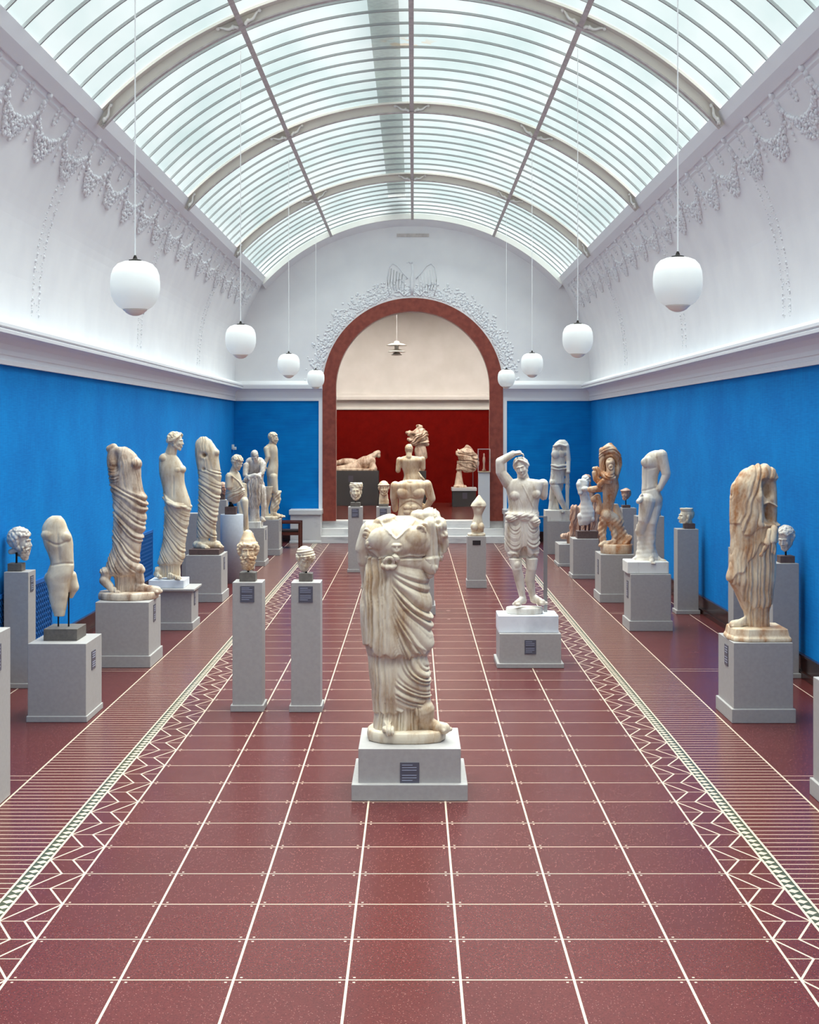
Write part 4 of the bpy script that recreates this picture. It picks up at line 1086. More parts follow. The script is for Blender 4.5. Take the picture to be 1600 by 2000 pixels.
# cylinder pedestal with draped bust
t, zt = pedestal('round pale blue-grey drum pedestal under the draped bust, left row', at(430.5, 0, 25.9).x, at(475, 0, 25.9).x, 25.7, .41, 1.245, mt='cyl', bh=0)
Yc = 25.9
st = thing('draped_bust', 'marble bust of a cloaked young man looking down, on the round pedestal', 'statue', (at(455, 0, Yc).x, Yc, zt))
S = Sculpt(Yc, (420, 820, 6.667), .0065)
x0, x1 = S.P(138, 0).x, S.P(282, 0).x
MB().box(x0, x1, Yc-.11, Yc+.11, zt, zt+.14).build('mount_block', M['brown_block'], st, bevel=.004)
mid = (x0+x1)/2; MB().lathe([(.06, zt+.14), (.035, zt+.18), (.05, zt+.27)], mid, Yc, 20).build('socle', M['iron'], st, smooth=True)
S.loft([(668, 225, 300, .7, 0), (690, 175, 315, .65, 0), (740, 150, 335, .65, 0), (800, 155, 350, .7, 0), (860, 155, 365, .72, 0), (920, 142, 385, .72, 0), (980, 138, 375, .7, 0), (1040, 160, 330, .65, 0), (1090, 205, 280, .5, 0)], n=48)
S.c((200, 740, -.1), (190, 860, -.12), .08, .07)
S.head(295, 560, -.04, .27, yaw=55, pitch=22, hair='curly', neck=.11, seed=6)
S.chain([(175, 700, -.08), (240, 730, -.17), (320, 800, -.14), (370, 880, -.1)], [.02]*4)
S.build('bust', M['m_cream'], st, lambda u, v, P, N: smoothstep(850, 880, v)*ridge((v+.5*u+nz(P, 9, 1)*10)/38)*.016+smoothstep(300, 320, u)*ridge((u-.5*v)/22)*.006, rough=.001)
# figure behind the bust
t, zt = pedestal('plain grey pedestal mostly hidden behind the round pedestal, left row', -3.68, -3.2, 27.9, .5, .72, bh=.1, plate=False)
Yc = 28.15
st = thing('nude_statue', 'nude marble legs and hip of a standing figure half hidden behind the draped bust', 'statue', (-3.42, Yc, zt))
S = Sculpt(Yc, (420, 820, 6.667), .009); zb = zt+.05
rock_plate(st, S.P(300, 0).x, S.P(445, 0).x, Yc-.2, Yc+.2, zt, zb, M['m_cream'], seed=4)
S.loft([(820, 300, 385, .6, 0), (900, 290, 400, .65, 0), (980, 290, 412, .7, 0), (1060, 292, 410, .7, 0), (1120, 300, 400, .6, 0)])
S.c((385, 1060, -.04), (400, 1240, -.05), .085, .055); S.c((400, 1240, -.05), (405, 1460, 0), .055, .035); S.c((330, 1080, .0), (345, 1240, -.05), .08, .055); S.c((345, 1240, -.05), (350, 1460, .05), .05, .035)
S.foot(405, 1490, .02, 10, .2); S.foot(350, 1490, .05, -10, .2); S.c((400, 840, .0), (420, 1150, .02), .02, .016); S.c((420, 1150, .02), (430, 1480, .02), .016, .02)
S.build('figure', M['m_cream'], st, zmin=zt+.03)
# P6 old man bending over a draped support
t, zt = pedestal('grey pedestal under the stooping old man, far left row', -3.6, -3.05, 28.94, .7, .78, bh=.1, side='right', lab=(.13, .2, .62))
Yc = 29.3
st = thing('stooping_man_statue', 'marble old man bending forward over a cloth-hung support, far left row', 'statue', (-3.25, Yc, zt))
S = Sculpt(Yc, (420, 820, 6.667), .009)
MB().box(S.P(425, 0).x, S.P(612, 0).x, 29.0, 29.5, zt, zt+.12).build('base', M['m_clean'], st, bevel=.006)
S.loft([(490, 440, 600, .6, .05), (530, 400, 640, .6, .05), (600, 385, 655, .6, .05), (680, 400, 640, .6, .08), (760, 430, 625, .6, .1), (860, 470, 640, .6, .1), (950, 500, 650, .6, .1)])
S.head(530, 470, -.22, .26, yaw=-5, pitch=42, hair='short', neck=.08, seed=2)
S.c((410, 600, -.05), (405, 720, -.18), .07, .055); S.c((405, 720, -.18), (470, 760, -.28), .05, .04); S.c((630, 580, -.05), (620, 700, -.15), .07, .05); S.c((620, 700, -.15), (540, 740, -.28), .05, .04)
S.chain([(400, 800, -.25), (460, 740, -.28), (540, 715, -.28), (595, 740, -.25), (600, 800, -.25)], [.05, .05, .045, .045, .03])
S.loft([(760, 420, 600, .6, -.22), (860, 425, 605, .6, -.22), (1000, 440, 600, .55, -.2), (1150, 445, 590, .6, -.15), (1345, 445, 592, .7, -.1)])
S.c((600, 900, .05), (630, 1100, .05), .09, .06); S.c((630, 1100, .05), (620, 1300, .1), .06, .04); S.foot(600, 1320, .1, 20, .22)
S.build('figure', M['m_grey'], st, lambda u, v, P, N: smoothstep(740, 770, v)*smoothstep(1160, 1120, v)*ridge((u+nz(P, 9, 1)*8)/32)*.022+.003*nz(P, 30, 2), zmin=zt+.1, rough=.001)
# P7 nude youth with an animal at the trunk
t, zt = pedestal('grey pedestal under the tall nude youth nearest the far corner, left row', at(509, 0, 31.4).x, -2.98, 31.4, .62, .79, bh=.14, side='right', lab=(.13, .2, .62))
Yc = 31.7
st = thing('nude_youth_statue', 'tall nude marble youth in profile beside a carved trunk, farthest of the left row', 'statue', (at(533, 0, Yc).x, Yc, zt))
S = Sculpt(Yc, (420, 820, 6.667), .009)
rock_plate(st, S.P(595, 0).x, S.P(832, 0).x, Yc-.26, Yc+.26, zt, zt+.07, M['m_cream'], seed=6)
S.loft([(310, 710, 770, .8, 0), (335, 665, 800, .7, 0), (390, 648, 815, .75, 0), (460, 680, 818, .8, 0), (540, 700, 822, .8, 0), (600, 690, 824, .85, 0), (660, 668, 820, .9, 0), (720, 670, 818, .85, 0), (770, 690, 815, .8, 0)])
S.c((675, 380, -.06), (690, 480, -.1), .07, .055); S.c((690, 480, -.1), (655, 590, -.12), .05, .04); S.hand(S.P(655, 590, -.12), Vector((-.1, 0, -1)), Vector((1, 0, 0)), .9)
S.c((745, 340, 0), (750, 290, 0), .055, .055); S.head(762, 240, 0, .28, yaw=75, pitch=6, hair='fine', neck=.05, seed=8)
S.c((760, 740, -.05), (790, 940, -.06), .10, .065); S.c((790, 940, -.06), (790, 1180, 0), .06, .04); S.c((730, 740, .05), (720, 950, .04), .1, .065); S.c((720, 950, .04), (660, 1180, .05), .06, .04)
S.foot(640, 1270, .05, 70, .26); S.foot(770, 1270, -.05, 75, .27)
S.loft([(865, 620, 760, .7, -.12), (1000, 615, 740, .7, -.1), (1120, 605, 700, .7, -.05), (1260, 595, 710, .8, 0)])
S.loft([(920, 800, 862, .7, 0), (960, 760, 862, .7, 0), (1050, 735, 850, .7, 0), (1150, 715, 830, .7, 0), (1215, 720, 800, .7, 0), (1270, 720, 800, .7, 0)]); S.e(845, 950, -.02, .03, .03, .04)
S.build('figure', M['m_cream'], st, lambda u, v, P, N: smoothstep(720, 760, u)*smoothstep(910, 940, v)*.012*nz(P, 25, 2), zmin=zt+.04, rough=.001)
# chair
cx, cy = at(567, 0, 33.5).x, 33.5
st = thing('armchair', 'brown wooden attendant armchair beside the marble block at the far left', 'chair', (cx, cy, 0))
for dx, h_ in ((-.24, .76), (.24, .62)):
    for dy in (-.24, .24): MB().box(cx+dx-.03, cx+dx+.03, cy+dy-.025, cy+dy+.025, 0, h_).build('leg', M['wood'], st, bevel=.004)
for dy in (-.24, .24): MB().box(cx-.25, cx+.27, cy+dy-.03, cy+dy+.03, .58, .63).build('armrest', M['wood'], st, bevel=.006)
MB().box(cx-.22, cx+.22, cy-.23, cy+.23, .38, .43).build('seat', M['leather'], st, bevel=.01)
MB().box(cx-.27, cx-.21, cy-.22, cy+.22, .56, .78).build('backrest', M['wood'], st, bevel=.01)
MB().box(cx-.22, cx+.22, cy-.25, cy-.22, .31, .38).build('seat_rail', M['wood'], st)
MB().box(cx-.22, cx+.22, cy+.22, cy+.25, .31, .38).build('seat_rail', M['wood'], st)

# ---- head pillars in front
for (x0, x1, Yf, hh, lbl) in ((454, 512, 14.05, 1.28, 'slim grey pillar under the bearded head with the pointed cap, left of centre'), (568.5, 626, 14.03, 1.28, 'slim grey pillar under the small child head, left of centre')):
    pedestal(lbl, at(x0, 0, Yf).x, at(x1, 0, Yf).x, Yf, .3, hh, bh=.066, bo=.018, lab=(.14, .16, hh-.115))
zt = 1.28; Yc = 14.2
xx = at(485, 0, Yc).x
st = thing('marble_head', 'bearded marble head with a pointed cap on a slim pillar, left of the central statue', 'statue head', (xx, Yc, zt))
mount(st, xx, Yc, .16, zt, zt+.09, zt+.17, 'stone_block')
S = Sculpt(Yc, (440, 1020, 5), .0042)
T = S.head(222, 290, 0, .275, yaw=6, pitch=-2, hair='ring', beard=True, neck=0, seed=12)
S.ell3((0, .02, .085), (.074, .088, .075), n=24, m=14, M_=T)
for k in range(5): S.ell3((0, .02, .098+.011*k), (.070-.005*k, .082-.007*k, .06), M_=T)
S.build('head', M['m_tan'], st, smooth=1, rough=.0006)
xx = at(598, 0, Yc).x
st = thing('marble_head', 'small child-like marble head on a slim pillar, just left of the central statue', 'statue head', (xx, Yc, zt))
mount(st, xx, Yc, .135, zt, zt+.08, zt+.14, 'stone_block')
S = Sculpt(Yc, (440, 1020, 5), .0042)
S.head(780, 365, 0, .235, yaw=14, pitch=24, roll=8, hair='ring', neck=0, seed=14); S.e(780, 290, .0, .085, .095, .06)
S.build('head', M['m_white'], st, lambda u, v, P, N: smoothstep(350, 330, v)*.003*np.sin(v/4+u/30), smooth=1, rough=.0008)
# ---- pillars further back
for (x0, x1, lbl) in ((680, 708, 'slim grey pillar under the flat-topped head, left of the central statue'), (735, 763, 'slim grey pillar under the head with a headband, behind the central statue')):
    pedestal(lbl, at(x0, 0, 27.7).x, at(x1, 0, 27.7).x, 27.7, .28, 1.28, bh=.06, bo=.015, lab=(.14, .17, 1.16))
Yc = 27.84
xx = at(694.5, 0, Yc).x; st = thing('marble_head', 'flat-topped marble head seen from the front on the slim pillar beside the red arch', 'statue head', (xx, Yc, 1.28)); mount(st, xx, Yc, .19, 1.28, 1.36, 1.42, 'stone_block')
S = Sculpt(Yc, (600, 780, 3.902), .006); S.head(372, 705, 0, .36, yaw=0, hair='short', neck=0, seed=3); S.loft([(636, 328, 420, .9, .02), (660, 322, 424, .9, .02), (690, 328, 418, .9, .03)]); 
S.build('head', M['m_cream'], st, lambda u, v, P, N: smoothstep(700, 660, v)*.008*nz(P, 30, 1), cutz=at(0, 942.5, Yc).z)
xx = at(749.5, 0, Yc).x; st = thing('marble_head', 'marble head with a headband and long neck on the slim pillar behind the central statue', 'statue head', (xx, Yc, 1.28)); mount(st, xx, Yc, .19, 1.28, 1.33, 1.38, 'stone_block')
S = Sculpt(Yc, (600, 780, 3.902), .006); S.head(585, 680, 0, .30, yaw=8, hair='band', neck=.02, seed=3); S.c((583, 730, .03), (583, 770, .03), .085, .095); S.loft([(765, 548, 622, .9, .03), (800, 545, 624, .9, .03)])
S.build('head', M['m_tan'], st, zmin=1.335)
# statuette to the right of centre
t, zt = pedestal('short grey pedestal under the small crouching statuette, right of the central statue', at(912.8, 0, 24.96).x, at(949.6, 0, 24.96).x, 24.96, .33, .91, bh=.14, bo=.012, plate=False)
MB().box(t.location.x-.07, t.location.x+.07, 24.952, 24.962, .76, .84).build('label_plate', M['dark_plate'], t)
Yc = 25.12; st = thing('statuette', 'small broken marble statuette of a crouching woman with a hood-like head, right of centre', 'statue', (t.location.x, Yc, zt))
S = Sculpt(Yc, (620, 960, 3.125), .006)
rock_plate(st, S.P(918, 0).x, S.P(1026, 0).x, Yc-.13, Yc+.13, zt, zt+.045, M['m_cream'], seed=9, power=3)
S.loft([(85, 940, 1030, .9, 0), (95, 942, 1028, .9, 0), (120, 952, 1015, .9, 0), (150, 955, 1005, .8, 0), (185, 945, 1010, .8, 0), (215, 938, 1016, .8, 0), (250, 940, 1015, .8, 0)])
S.loft([(22, 982, 992, 1, 0), (45, 965, 1008, .9, 0), (70, 945, 1028, .8, 0), (90, 935, 1032, .8, 0)]); S.e(958, 215, -.07, .07, .07, .08); S.e(1000, 215, -.05, .055, .07, .075)
S.dn(985, 98, -.13, .05, .05); S.build('figure', M['m_cream'], st, zmin=zt+.02, rough=.002)

# ---- centre background: two nude torsos in line
t, zt = pedestal('grey pedestal under the headless nude male torso, behind the central goddess', -.36, .31, 21.4, .6, 1.0, bh=.14, plate=False)
Yc = 21.7; st = thing('male_torso', 'headless muscular male torso with hands behind the back, rising behind the central goddess', 'statue', (-.02, Yc, zt))
S = Sculpt(Yc, (700, 820, 8.889), .0065)
S.loft([(1040, 830, 1090, .4, 0), (1070, 720, 1160, .42, 0), (1120, 640, 1200, .46, 0), (1200, 650, 1180, .5, 0), (1300, 680, 1150, .5, 0), (1380, 700, 1130, .5, 0), (1480, 700, 1112, .5, 0), (1600, 690, 1115, .52, 0), (1750, 670, 1140, .55, 0), (1900, 650, 1150, .55, 0), (2000, 650, 1150, .55, 0), (2215, 680, 1130, .55, 0)], n=64)
S.e(800, 1260, -.068, .115, .055, .085); S.e(1030, 1260, -.068, .115, .055, .085)
S.c((640, 1150, 0), (620, 1350, .03), .075, .062); S.c((620, 1350, .03), (635, 1560, .1), .06, .045); S.c((1190, 1130, 0), (1270, 1370, .05), .078, .065); S.c((1270, 1370, .05), (1190, 1520, .12), .06, .045); S.hand(S.P(1190, 1520, .12), Vector((-1, .1, -.1)), Vector((0, 0, 1)), 1)
S.e(900, 1085, -.03, .07, .07, .045)
for a in (1520, 1600, 1700):
    for q in (-1, 1): S.e(910+q*60, a, -.092, .055, .028, .045)
def torso(u, v, P, N):
    f = smoothstep(0, -.4, N[:, 1])
    pec = 1365+30*np.cos((np.abs(u-910)-120)/120*1.3)-20
    rib = 1420+((u-910)/200)**2*110
    return -f*(.012*np.exp(-((v-pec)/14)**2)*smoothstep(260, 220, np.abs(u-910))+.010*np.exp(-((u-910)/12)**2)*smoothstep(1150, 1200, v)+.009*np.exp(-((v-rib)/16)**2)*smoothstep(210, 180, np.abs(u-910)))
S.build('torso', M['m_tan'], st, torso, zmin=zt, rough=.0008)
t, zt = pedestal('grey pedestal hidden behind the two nude torsos on the centre line', -.3, .2, 28.6, .5, .95, bh=.1, plate=False)
Yc = 28.85; st = thing('athlete_torso', 'nude marble athlete with small head and broken arms, further back on the centre line', 'statue', (-.03, Yc, zt))
S = Sculpt(Yc, (700, 820, 8.889), .0075)
S.loft([(625, 820, 940, .6, 0), (650, 740, 1090, .42, 0), (700, 690, 1130, .46, 0), (770, 720, 1090, .5, 0), (850, 760, 1060, .52, 0), (930, 790, 1060, .54, 0), (1000, 790, 1090, .58, 0), (1100, 760, 1110, .6, 0), (1250, 760, 1110, .6, 0), (1750, 780, 1090, .6, 0)], n=56)
S.c((715, 700, 0), (690, 880, -.02), .065, .05); S.c((1110, 690, 0), (1120, 840, .02), .065, .055); S.c((880, 620, 0), (880, 560, 0), .06, .06)
S.head(880, 525, 0, .24, yaw=180, pitch=12, hair='fine', neck=.05, seed=5)
S.chain([(1050, 920, -.1), (1090, 990, -.12), (1140, 1040, -.1)], [.02, .03, .025])
S.build('figure', M['m_tan'], st, lambda u, v, P, N: -smoothstep(0, -.4, N[:, 1])*.010*np.exp(-((u-890)/14)**2), zmin=zt, rough=.0008)

# ---- right row -----------------------------------------------------------
t, zt = pedestal('light grey pedestal cut off by the right edge of the picture', 3.06, 3.62, 10.15, .71, .905, side='left', bh=.13, lab=(.15, .2, .72))
t, zt = pedestal('large grey pedestal under the headless draped woman with hollow shoulder, front of the right row', 3.05, 3.617, 13.51, .68, .762, bh=.135, side='left', lab=(.15, .2, .6))
Yc = 13.82; st = thing('draped_statue', 'headless draped woman with a hollow drilled shoulder, front of the right row', 'statue', (3.33, Yc, zt))
S = Sculpt(Yc, (1300, 880, 2.777), .007)
b = MB(); z0_, z1_ = zt, zt+.12
pl_ = [(S.P(326, 0).x, 13.75), (S.P(345, 0).x, 13.6), (S.P(415, 0).x, 13.54), (S.P(655, 0).x-.01, 13.56), (S.P(655, 0).x-.01, 14.1), (S.P(400, 0).x, 14.1), (S.P(335, 0).x, 14.0)]
n = len(pl_); vs = [(x*1, y, z0_) for x, y in pl_]+[(x, y, z0_+.03) for x, y in pl_]+[(3.33+(x-3.33)*.95, 13.83+(y-13.83)*.93, z0_+.05) for x, y in pl_]+[(3.33+(x-3.33)*.9, 13.83+(y-13.83)*.88, z1_) for x, y in pl_]
b.add(vs, [(j*n+i, j*n+(i+1)%n, (j+1)*n+(i+1)%n, (j+1)*n+i) for j in range(3) for i in range(n)]+[tuple(range(n-1, -1, -1)), tuple(3*n+i for i in range(n))]).build('base', M['m_iron_stain'], st, bevel=.01)
S.loft([(90, 500, 545, .7, 0), (110, 440, 580, .6, 0), (150, 405, 595, .6, 0), (200, 370, 602, .56, 0), (300, 366, 605, .56, 0), (400, 362, 603, .56, 0), (480, 362, 602, .56, 0), (560, 358, 600, .56, 0), (640, 350, 598, .56, 0), (700, 342, 595, .56, 0), (760, 372, 585, .58, 0), (820, 398, 580, .62, 0), (850, 410, 575, .62, 0), (880, 425, 570, .6, 0), (960, 430, 572, .62, 0)], n=72)
S.foot(440, 955, -.02, -75, .2, .05)
S.chain([(560, 420, -.2), (545, 480, -.22), (560, 540, -.21)], [.02, .025, .02]); S.chain([(540, 430, -.2), (520, 500, -.22), (490, 560, -.2)], [.016, .02, .016])
for (a, b_, r_, am) in ((548, 222, .05, .07), (540, 190, .045, .06), (555, 345, .05, .07), (545, 310, .04, .05), (545, 240, .03, .03), (560, 370, .035, .03)): S.dn(a, b_, -.10, r_, am*1.2)
S.chain([(505, 180, -.10), (500, 260, -.125), (508, 330, -.13), (500, 395, -.12)], [.02, .022, .02, .02]); S.chain([(510, 290, -.11), (545, 280, -.12), (590, 300, -.09)], [.014, .016, .014]); S.dn(548, 212, -.04, .022, .09); S.dn(541, 313, -.04, .02, .09)
def artemis(u, v, P, N):
    w_ = nz(P, 7, 1)*6; d = np.zeros(len(u)); hol = smoothstep(500, 512, u)*smoothstep(400, 380, v)*smoothstep(150, 175, v)
    z1e = 455-45*smoothstep(440, 500, u)-60*smoothstep(410, 400, u)
    A = smoothstep(z1e+4, z1e-4, v)
    z2e = 640-1.6*np.clip(u-415, 0, 90)+np.clip(420-u, 0, 80)*.8+8*np.sin(u/9)
    B = smoothstep(z2e+4, z2e-4, v)*(1-A)
    z3e = 850-40*smoothstep(470, 430, u)-90*smoothstep(420, 380, u)-20*smoothstep(540, 580, u)+5*np.sin(u/8)
    Cc = (1-A)*(1-B)*smoothstep(z3e+4, z3e-4, v)
    D = smoothstep(z3e-3, z3e+3, v)
    d += A*(1-hol)*(.026+ridge((u+w_*.9+.30*(v-150))/36)*.026)
    d += B*(.015+ridge((u+w_*.7+.1*v)/21)*.012)
    d += Cc*(ridge((u+w_*.6)/23)*.018)
    d += D*(ridge((u+w_*.3)/19)*.016-.012)*smoothstep(425, 440, u)
    return d*(1-.7*hol)
S.build('figure', M['m_iron_stain'], st, artemis, zmin=zt+.06, rough=.0012)
# pillar behind it with curly head, and one hidden
pedestal('tall grey pillar mostly hidden behind the front right draped woman', 4.06, 4.34, 18.0, .3, 1.28, bh=.06, side='left', plate=False)
t, zt = pedestal('tall grey pillar under the curly head looking down by the right wall', 4.037, 4.333, 15.94, .3, 1.288, bh=.055, side='left', plate=False)
Yc = 16.08; S = Sculpt(Yc, (1300, 880, 2.777), .0045); xx = S.P(643, 0).x+.02
st = thing('marble_head', 'marble head with tight snail curls on a rod, by the right wall', 'statue head', (xx, Yc, zt)); mount(st, xx, Yc, .165, zt, zt+.08, zt+.2, 'brown_block')
S.head(652, 478, 0, .27, yaw=-38, pitch=20, hair='curly', neck=0, seed=21); S.build('head', M['m_grey'], st, smooth=1, rough=.0006)
t, zt = pedestal('tall grey pillar under the broken-topped head facing left, right wall', 3.99, 4.31, 21.44, .3, 1.285, bh=.06, side='left', plate=False)
Yc = 21.6; S = Sculpt(Yc, (1300, 880, 2.777), .0055); xx = S.P(124, 0).x+.01
st = thing('marble_head', 'marble face in profile with its skull cut off flat, facing left by the right wall', 'statue head', (xx, Yc, zt)); mount(st, xx, Yc, .16, zt, zt+.08, zt+.14, 'brown_block')
S.head(112, 358, 0, .30, yaw=-82, hair='short', neck=.03, seed=2); S.loft([(312, 78, 150, .9, 0), (325, 82, 150, .9, 0), (345, 95, 145, .9, 0)]); S.build('head', M['m_cream'], st, zmin=zt+.082, cutz=at(0, 992, Yc).z, rough=.001)
# R2 nude man with hand behind
t, zt = pedestal('grey pedestal under the headless nude man with hand behind his back, right row', 3.01, 3.57, 19.66, .62, .785, bh=.14, side='left', lab=(.14, .24, .55))
Yc = 19.95; st = thing('nude_man_statue', 'headless nude marble man with one hand behind his back leaning on a trunk, right row', 'statue', (3.3, Yc, zt))
S = Sculpt(Yc, (1050, 840, 4.763), .0075)
MB().box(at(1221.5, 0, 19.72).x+.03, at(1307, 0, 19.72).x, 19.72, 20.2, zt, zt+.17).build('base', M['m_purewhite'], st, bevel=.012)
S.loft([(188, 1090, 1165, .6, 0), (215, 1030, 1185, .55, 0), (270, 985, 1190, .6, 0), (340, 975, 1160, .62, 0), (420, 972, 1125, .66, 0), (500, 972, 1120, .66, 0), (570, 968, 1140, .7, 0), (640, 972, 1165, .74, 0), (700, 968, 1150, .72, 0)], n=56)
S.e(1030, 300, -.06, .115, .045, .085)
S.c((1145, 235, -.08), (1185, 400, -.1), .085, .065); S.c((1185, 420, -.1), (1130, 540, -.08), .06, .042); S.hand(S.P(1125, 545, -.06), Vector((-.2, .3, -1)), Vector((-1, 0, 0)), 1)
S.c((1020, 660, -.04), (985, 830, -.06), .12, .085); S.c((985, 830, -.06), (955, 940, .0), .07, .07); S.c((1090, 680, .03), (1060, 860, -.04), .12, .08); S.c((1060, 860, -.04), (1050, 1050, 0), .072, .065); S.c((1050, 1050, 0), (1065, 1190, .02), .062, .042)
S.c((955, 640, -.1), (925, 660, -.14), .04, .035); S.c((945, 620, -.1), (960, 600, -.1), .02, .02)
S.loft([(880, 925, 1110, .6, .05), (960, 930, 1110, .6, .05), (1050, 935, 1100, .6, .05), (1150, 925, 1120, .65, .05), (1250, 900, 1160, .7, .05)])
S.foot(1060, 1240, -.02, -10, .24); S.foot(1120, 1240, .02, 40, .17); S.foot(940, 1240, .05, -60, .2)
def nude(u, v, P, N):
    f = smoothstep(0, -.4, N[:, 1]); return -f*(.010*np.exp(-((v-355-.1*(1020-u))/10)**2)*smoothstep(1110, 1080, u)*smoothstep(975, 1000, u)+.008*np.exp(-((v-548-.25*(1040-u))/10)**2)*smoothstep(1120, 1090, u)+.006*np.exp(-((u-1010)/8)**2)*smoothstep(560, 520, v))+.006*nz(P, 20, 1)*smoothstep(880, 1000, v)
S.build('figure', M['m_amazon'], st, nude, zmin=zt+.14, rough=.0008)
# two pillars behind, one with a fragmentary head
t, zt = pedestal('wide grey pillar partly hidden behind the nude man, right wall', 3.53, 3.96, 22.4, .35, 1.42, bh=.1, side='left', plate=False)
st = thing('stone_fragment', 'dark stone fragment just showing on the wide pillar behind the nude man', 'statue', (3.62, 22.57, zt)); S = Sculpt(22.57, (1050, 840, 4.763), .008); S.e(1100, 785, 0, .08, .08, .12); S.e(1115, 760, 0, .05, .06, .06); S.build('fragment', M['m_pink'], st, zmin=zt, rough=.006)
t, zt = pedestal('tall grey pillar under the crowned dark head, right wall', at(1216, 0, 26.2).x, at(1237, 0, 26.2).x+.06, 26.2, .28, 1.34, bh=.06, side='left', plate=False)
Yc = 26.34; S = Sculpt(Yc, (1050, 840, 4.763), .006); xx = S.P(822, 0).x
st = thing('marble_head', 'dark weathered head with a flat crown behind the orange statue, right wall', 'statue head', (xx, Yc, zt)); mount(st, xx, Yc, .15, zt, zt+.05, zt+.18, 'brown_block')
S.head(822, 600, 0, .24, yaw=-30, pitch=-5, hair='band', neck=.0, seed=7); S.e(820, 565, 0, .10, .1, .035); S.build('head', M['m_pink'], st, rough=.002)
# R3 orange-stained nude with cloak
t, zt = pedestal('grey pedestal under the orange-stained nude with a cloak, right row', 3.02, 3.60, 22.88, .72, .772, bh=.14, side='left', lab=(.14, .24, .55))
Yc = 23.2; st = thing('cloaked_nude_statue', 'orange-stained headless nude with a heavy hanging cloak, right row', 'statue', (3.3, Yc, zt))
S = Sculpt(Yc, (1090, 850, 8), .0075)
rock_plate(st, S.P(672, 0).x, S.P(1170, 0).x, 22.95, 23.45, zt, zt+.15, M['m_orange'], seed=12, power=2.2, wob=.03)
S.loft([(120, 790, 840, .8, 0), (170, 720, 880, .7, 0), (230, 650, 920, .6, 0), (300, 645, 960, .58, 0), (420, 650, 990, .56, 0), (520, 655, 980, .56, 0), (620, 660, 950, .58, 0), (700, 690, 940, .6, 0), (800, 695, 955, .62, 0), (900, 700, 930, .62, 0), (1020, 702, 890, .64, 0), (1150, 705, 860, .66, 0), (1260, 710, 850, .64, 0)], n=60)
S.c((790, 420, -.2), (795, 620, -.22), .075, .06); S.c((640, 830, -.05), (500, 850, -.02), .055, .05)
S.chain([(700, 240, -.16), (760, 200, -.19), (850, 230, -.18), (910, 330, -.14), (930, 450, -.1), (900, 580, -.12)], [.045, .05, .055, .06, .055, .05])
S.chain([(690, 600, -.14), (760, 640, -.24), (830, 660, -.22)], [.05, .06, .045]); S.chain([(640, 770, -.12), (700, 700, -.18), (780, 720, -.2)], [.05, .045, .04]); S.chain([(670, 230, -.12), (668, 420, -.12), (680, 600, -.12)], [.045, .045, .05])
S.chain([(560, 520, -.02), (610, 530, -.02), (650, 600, -.02)], [.03, .045, .05]); S.chain([(570, 590, -.02), (590, 680, -.02), (640, 720, -.02)], [.045, .05, .06])
S.chain([(560, 1000, 0), (620, 960, 0), (650, 1100, 0), (640, 1180, 0)], [.05, .05, .05, .06])
S.chain([(760, 1250, -.02), (850, 1300, 0), (930, 1380, .02), (980, 1480, .05), (1060, 1560, .05)], [.11, .10, .095, .09, .06])   # bent leg mass
S.chain([(720, 1300, .0), (700, 1420, .02), (700, 1560, .02), (710, 1700, .02)], [.08, .07, .06, .055]); S.chain([(830, 1360, .02), (880, 1500, .0), (880, 1700, .0)], [.07, .055, .05])
S.chain([(960, 1450, .08), (960, 1600, .08), (960, 1740, .08)], [.1, .1, .1]); S.chain([(1000, 1740, .0), (1060, 1690, -.03), (1100, 1610, -.03), (1120, 1590, -.03)], [.06, .07, .06, .04])
S.foot(880, 1730, -.05, -88, .3, .05); S.loft([(1080, 860, 960, .7, .15), (1300, 900, 1050, .7, .15), (1500, 930, 1060, .7, .15), (1750, 920, 1080, .7, .15)])
S.dn(760, 385, -.25, .03, .03)
def r3(u, v, P, N):
    w_ = nz(P, 8, 1)*12; return smoothstep(700, 640, v)*(ridge((np.hypot(u-790, (v-500)*.8)+w_)/42)*.016*smoothstep(.2, -.2, N[:, 1]))+smoothstep(1250, 1350, v)*.012*nz(P, 22, 2)
S.build('figure', M['m_orange'], st, r3, zmin=zt+.08, rough=.0015)
# seated brown figure on a low pedestal
t, zt = pedestal('low grey pedestal under the seated reddish figure, far right row', 2.96, 3.9, 28.87, .8, .45, bh=.06, side='left', plate=False)
Yc = 29.25; st = thing('seated_statue', 'reddish-brown seated draped figure with one arm stretched out, half hidden behind the white torso', 'statue', (3.45, Yc, zt))
S = Sculpt(Yc, (1090, 850, 8), .009)
S.loft([(760, 430, 510, .7, 0), (860, 370, 560, .6, 0), (960, 360, 590, .65, 0), (1080, 340, 620, .7, 0), (1160, 260, 660, .7, 0), (1260, 230, 680, .7, 0), (1400, 210, 680, .7, 0), (1540, 200, 680, .7, 0), (1700, 260, 680, .7, 0)], n=56)
S.c((540, 860, -.05), (690, 850, -.1), .055, .045); S.head(460, 705, 0, .23, yaw=40, hair='curly', neck=.08, seed=2)
S.chain([(250, 1150, -.1), (230, 1350, -.12), (210, 1540, -.12)], [.09, .07, .06]); S.foot(200, 1590, -.1, -75, .26, .06); S.c((190, 1600, -.1), (180, 1690, -.1), .07, .06)
S.build('figure', M['m_pink'], st, lambda u, v, P, N: smoothstep(950, 1000, v)*ridge((u+.15*v+nz(P, 8, 1)*14)/46)*.022, zmin=zt, rough=.0015)
